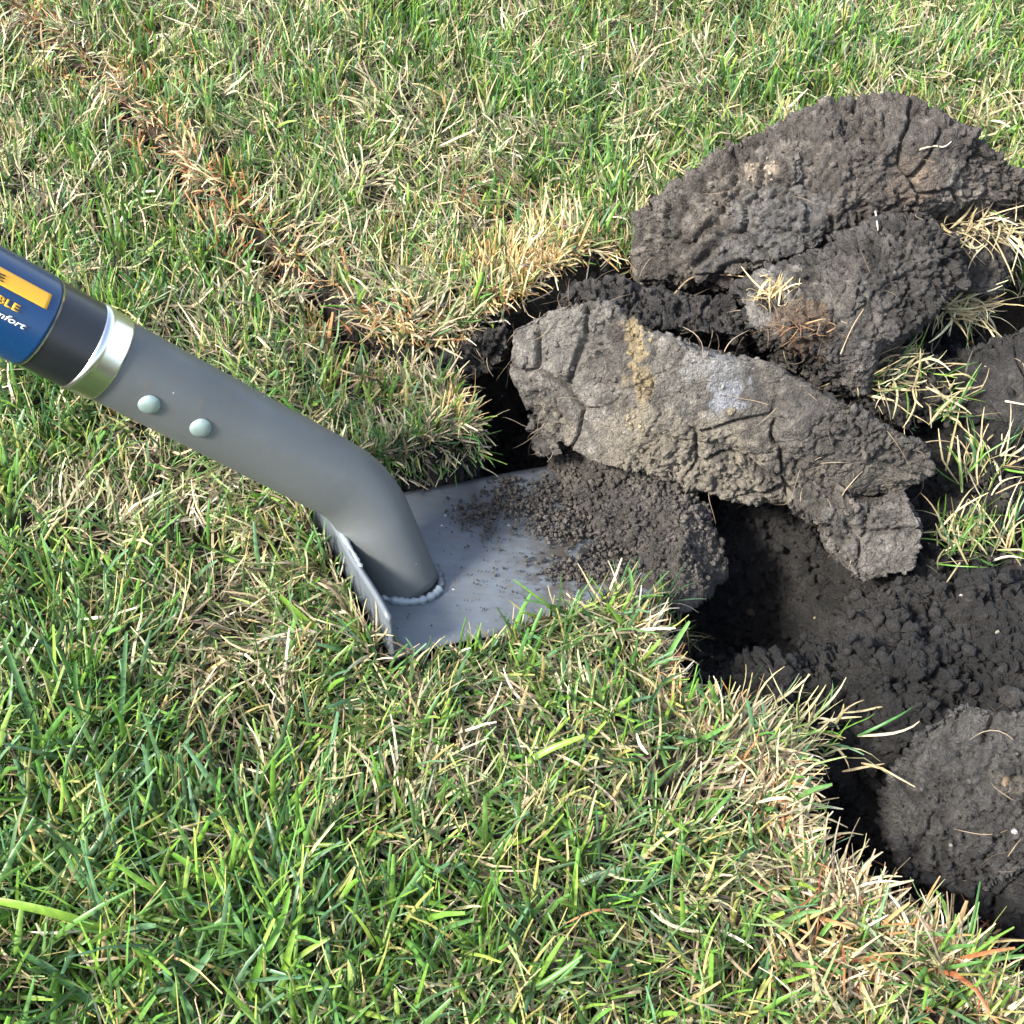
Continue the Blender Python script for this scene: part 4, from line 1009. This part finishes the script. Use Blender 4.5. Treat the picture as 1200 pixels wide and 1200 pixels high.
def tuft(label, px, py, spread, n, length, az_c, az_sp, green, th=(.5, 1.4), cols=None, wid=(.0007, .0018), z_off=0., name='grass_tuft', cat='grass tuft', elong=1.):
    hit = surface_z(px, py)[0]; root = empty(name, tuple(hit)); tag(root, label, cat)
    q = hit + RNG.normal(0, 1, (n, 3)) * np.array([spread * elong, spread * .7, spread * .25]); q[:, 2] += z_off
    az = az_c + RNG.normal(0, az_sp, n); L = RNG.uniform(.4, 1, n) * length; W = RNG.uniform(*wid, n)
    for nm, frac in (('dry_blades', 1 - green), ('green_blades', green)):
        k = int(n * frac)
        if k < 1: continue
        i = RNG.permutation(n)[:k]
        c = pal(k, GREENS, [3, 3, 2, 3, 2, 1], .2) if nm == 'green_blades' else pal(k, cols or STRAWS, [1] * len(cols or STRAWS), .2)
        V, F, C, out = blades(q[i], az[i], L[i], W[i], RNG.uniform(th[0], th[1], k), RNG.normal(.3, .6, k), c * .9, c, 6, .25, .25, RNG.normal(0, .8, k), True, RNG.normal(0, .3, k))
        o = link(nm, mesh_np(nm, V, F, C), M_GRASS if nm == 'green_blades' else M_STRAW, root); o['kind'] = 'stuff'
    # soil plug under the tuft
    kk = 40; cc_ = hit + RNG.normal(0, 1, (kk, 3)) * np.array([spread * elong, spread * .7, spread * .2]) * .7 - [0, 0, .001]
    o = link('root_soil', crumb_mesh('root_soil', cc_, crumb_r(kk, .0015, .004, 1.5), np.array([[.05, .043, .035]]) * RNG.uniform(.7, 1.3, (kk, 1))), M_SOIL, root); o['kind'] = 'stuff'
    return root
PALE = [(.48, .42, .22), (.42, .34, .18), (.52, .47, .30), (.34, .28, .15)]
tuft('pale green grass clump growing on dark soil right of the streaked clod', 1150, 640, .011, 120, .042, 1.7, 1.2, .45, (.1, 1.3), PALE, elong=1.6)
tuft('sparse straw and green stalks leaning above the pale grass clump', 1150, 560, .009, 60, .045, 1.2, .9, .3, (.3, 1.2), PALE)
tuft('dry straw tuft hanging under the right end of the biggest clod', 1150, 265, .014, 130, .035, -1.2, 1.3, .08, (.7, 2.0), PALE, elong=1.5)
tuft('pale straw bundle on the right flank of the cracked clod', 1118, 350, .010, 120, .034, -1.0, 1.1, .05, (.8, 2.1), PALE)
tuft('straw and dark green stalks in the gap behind the streaked clod', 1045, 440, .012, 130, .032, -.6, 1.4, .25, (.5, 1.8), PALE, elong=1.3)
tuft('green stalks in the shade at the far right of the streaked clod', 1095, 480, .008, 50, .034, .3, 1.2, .6, (.4, 1.5), PALE)
tuft('grass tuft at the right edge beside the biggest clod', 1190, 330, .012, 90, .04, 2.0, 1.2, .6, (.1, 1.1), PALE)
tuft('golden rootlets sprouting from the left end of the cracked clod', 905, 352, .005, 46, .022, 1.3, 1.3, .0, (.1, 1.4), [(.55, .36, .15), (.5, .40, .22), (.62, .48, .26)], (.0005, .0013), name='rootlets', cat='roots')
tuft('rusty brown fibres on the face of the cracked clod', 945, 385, .008, 60, .015, -1.5, 1.5, .0, (.6, 2.), [(.22, .11, .05), (.3, .18, .09), (.14, .08, .04)], (.0003, .0007), name='root_fibres', cat='roots')
tuft('curled straw clump at the turf corner right of the blade', 775, 760, .009, 60, .034, .6, 1.2, .3, (.3, 1.4), PALE)
tuft('dry grass bundle with green tips at the turf corner above the hole', 900, 862, .013, 130, .036, .4, 1.1, .25, (.5, 1.5), PALE, elong=1.3)
tuft('orange-brown straw sprawling over the lower rim of the hole', 1120, 1085, .013, 90, .036, .1, 1.2, .06, (.6, 1.6), [(.45, .24, .12), (.5, .36, .2), (.4, .15, .07)], elong=1.4)
tuft('brown stalks reaching over the rim at the bottom right corner', 1175, 1150, .010, 50, .045, -.2, .9, .0, (.8, 1.6), [(.4, .24, .14), (.5, .36, .22)], (.0009, .0018))
tuft('golden straw bristling at the left mouth of the dark cavity', 530, 500, .007, 40, .032, .8, 1., .2, (.0, 1.), [(.6, .45, .22), (.5, .35, .15)])
# long single roots and straws (path given as places seen on the surface)
def root_line(label, pts, r, col, lift=.002, name='root'):
    P_ = []
    for (px, py) in pts:
        q = surface_z(px, py); P_.append(q[0] + (CAM - q[0]) / np.linalg.norm(CAM - q[0]) * lift)
    P_ = np.array(P_); n = len(P_); out = []
    for i in range(n - 1):
        p0, p1, p2, p3 = P_[max(i - 1, 0)], P_[i], P_[i + 1], P_[min(i + 2, n - 1)]
        for u in np.linspace(0, 1, 6, endpoint=False):
            out.append(.5 * ((2 * p1) + (-p0 + p2) * u + (2 * p0 - 5 * p1 + 4 * p2 - p3) * u * u + (-p0 + 3 * p1 - 3 * p2 + p3) * u ** 3))
    out.append(P_[-1]); out = np.array(out); m_ = len(out); V = []; k_ = 6
    for i in range(m_):
        t_ = out[min(i + 1, m_ - 1)] - out[max(i - 1, 0)]; t_ /= np.linalg.norm(t_) + 1e-9; u = np.cross(t_, [.3, .5, .8]); u /= np.linalg.norm(u); v = np.cross(t_, u); rr = r * (1 - .6 * i / m_)
        for a in np.linspace(0, 2 * math.pi, k_, endpoint=False): V.append(out[i] + rr * (math.cos(a) * u + math.sin(a) * v))
    F = [[i * k_ + k, i * k_ + (k + 1) % k_, (i + 1) * k_ + (k + 1) % k_, (i + 1) * k_ + k] for i in range(m_ - 1) for k in range(k_)]
    o = link(name, mesh_np(name, np.array(V), np.array(F), np.repeat([col], len(V), 0)), M_STRAW); tag(o, label, 'root' if name == 'root' else 'straw'); return o
root_line('long pale root running along the torn turf edge beside the yellow grass', [(470, 445), (500, 410), (545, 380), (600, 360), (640, 345), (672, 322)], .0009, (.5, .42, .32))
root_line('thin tan root crossing the dark notch left of the golden rootlets', [(790, 345), (812, 325), (850, 322), (880, 325), (900, 322)], .0006, (.45, .33, .18))
root_line('short curled white root on top of the biggest clod', [(1078, 175), (1095, 171), (1106, 172), (1115, 166)], .0006, (.6, .52, .38))
root_line('fine dark straw standing on the cracked clod', [(985, 415), (998, 385), (1012, 362)], .0004, (.35, .27, .17), name='straw')
root_line('pale straw lying across the far right lump', [(1178, 470), (1200, 474), (1225, 478)], .0007, (.55, .47, .33), name='straw')
root_line('thin straw trailing over the dark soil under the pale grass clump', [(1125, 660), (1108, 685), (1095, 708)], .0006, (.5, .43, .26), name='straw')
root_line('fine root dangling in the cavity behind the blade', [(596, 430), (594, 450), (588, 465)], .0004, (.4, .33, .2))
root_line('short white straw near the top of the cracked clod', [(1026, 248), (1028, 262), (1029, 270)], .0006, (.6, .55, .45), name='straw')
# long fresh blades that stand out in the near lawn
def long_blade(label, pts, wd, col, name='fresh_grass'):
    P_ = np.array([U(px, py, z_) for px, py, z_ in pts]); n = len(P_); out = []
    for i in range(n - 1):
        p0, p1, p2, p3 = P_[max(i - 1, 0)], P_[i], P_[i + 1], P_[min(i + 2, n - 1)]
        for u in np.linspace(0, 1, 6, endpoint=False):
            out.append(.5 * ((2 * p1) + (-p0 + p2) * u + (2 * p0 - 5 * p1 + 4 * p2 - p3) * u * u + (-p0 + 3 * p1 - 3 * p2 + p3) * u ** 3))
    out.append(P_[-1]); out = np.array(out); m_ = len(out); V = []
    for i in range(m_):
        t_ = out[min(i + 1, m_ - 1)] - out[max(i - 1, 0)]; t_ /= np.linalg.norm(t_); v = (CAM - out[i]); v /= np.linalg.norm(v); v = v + np.array([.3, .2, .5]); s_ = np.cross(t_, v); s_ /= np.linalg.norm(s_); u_ = np.cross(s_, t_)
        w_ = wd * .5 * min(1, .6 + i / m_ * 2) * (1 - .75 * (i / m_) ** 4)
        V += [out[i] - s_ * w_, out[i] - u_ * w_ * .4, out[i] + s_ * w_]
    F = []
    for i in range(m_ - 1):
        k = i * 3; F += [[k, k + 1, k + 4, k + 3], [k + 1, k + 2, k + 5, k + 4]]
    c = np.repeat([col], len(V), 0) * np.linspace(.85, 1.1, len(V))[:, None]
    o = link(name, mesh_np(name, np.array(V), np.array(F), c), M_GRASS); tag(o, label, 'grass blade', 'long fresh grass blades in the near lawn')
G1 = (.10, .24, .02); G2_ = (.06, .15, .05); G3 = (.17, .30, .03)
for lb, pts, wd, c_ in [
    ('longest bright blade lying in from the left edge near the bottom', [(150, 1100, .012), (80, 1075, .03), (20, 1060, .035), (-40, 1050, .035)], .0036, G3),
    ('tall upright lime blade in the bottom grass, left of the centre', [(285, 1190, .005), (305, 1130, .02), (328, 1085, .03), (340, 1042, .038)], .0030, G1),
    ('shorter upright lime blade right of the tall one', [(325, 1185, .005), (335, 1130, .02), (345, 1090, .028)], .0030, G3),
    ('broad bluish blade leaning across the bottom grass', [(195, 1180, .008), (220, 1150, .02), (250, 1112, .03)], .0036, G2_),
    ('blue-green blade slanting down from the left edge at the bottom', [(130, 1200, .01), (90, 1160, .018), (50, 1130, .02), (10, 1110, .018)], .0032, G2_),
    ('bright blade arching right in the lower left grass', [(280, 1055, .012), (245, 1030, .025), (202, 1000, .03)], .0032, G1),
    ('slim upright blade at the left middle of the near lawn', [(140, 900, .004), (142, 840, .02), (148, 740, .045)], .0026, (.08, .18, .06)),
    ('curved slim blade on the left side of the near lawn', [(115, 885, .004), (92, 830, .02), (88, 775, .035)], .0024, (.08, .19, .04)),
    ('long leaning blade at the left edge of the near lawn', [(60, 900, .006), (30, 820, .025), (3, 748, .04)], .0030, (.08, .18, .05)),
    ('bright pointed blade just left of the footstep plate', [(380, 745, .006), (352, 722, .016), (328, 698, .024)], .0034, G3),
    ('pale blue-green blade lying flat right of the bottom centre', [(660, 1045, .008), (695, 1028, .014), (732, 1018, .016)], .0034, (.13, .25, .14)),
    ('fresh green blade curving over the turf corner beside the hole', [(770, 800, .004), (788, 760, .018), (808, 728, .03)], .0024, (.10, .24, .05)),
    ('thin green blade rising in front of the blade of the shovel', [(732, 722, .0), (740, 690, .018), (737, 665, .028)], .0020, (.12, .24, .07)),
    ('yellow-green blade in the grass below the footstep plate', [(600, 905, .006), (640, 880, .02), (685, 862, .026)], .0030, G3),
]: long_blade(lb, pts, wd, c_)
# pebbles
def pebble(label, px, py, r, col, name='pebble', cat='pebble'):
    r *= .75; col = tuple(np.array(col) * .6)
    q = surface_z(px, py); c_ = q[0] + q[2] * r * .2
    v = IV2 * np.array([1, .8, .65]) ; v = v * (1 + .25 * vnoise(v * 1.6 + px, 5))[:, None]; v = (rand_rot(1)[0] @ v.T).T * r + c_
    o = link(name, mesh_np(name, v, IF2, np.repeat([col], len(v), 0)), M_SOIL); tag(o, label, cat)
pebble('round cream pebble set in the blue-grey patch of the streaked clod', 858, 482, .0036, (.33, .28, .19))
pebble('tiny white stone at the top of the blue-grey patch', 847, 453, .0016, (.6, .58, .52))
pebble('tiny yellow stone in the dark soil left of the middle', 955, 724, .0015, (.45, .38, .2))
pebble('white grain on the dark soil under the pale grass clump', 1126, 698, .0015, (.65, .62, .55))
pebble('cream fleck of stone at the right of the dark soil', 1169, 741, .0019, (.5, .46, .34))
pebble('pale fleck of stone on the lower face of the right edge clod', 1190, 975, .0024, (.6, .58, .55))
pebble('small pale stone at the foot of the right edge clod', 1114, 990, .0016, (.5, .47, .42))
pebble('tan clay lump on the dark soil behind the blade tip', 880, 718, .0042, (.16, .12, .09), 'clay_lump', 'clay lump')
pebble('brick-red fragment on the soil below the straw bundle', 1138, 402, .0026, (.5, .13, .06), 'brick_fragment', 'fragment')
pebble('tan fleck in the top face of the right edge clod', 1178, 917, .0032, (.3, .22, .13), 'clay_lump', 'clay lump')
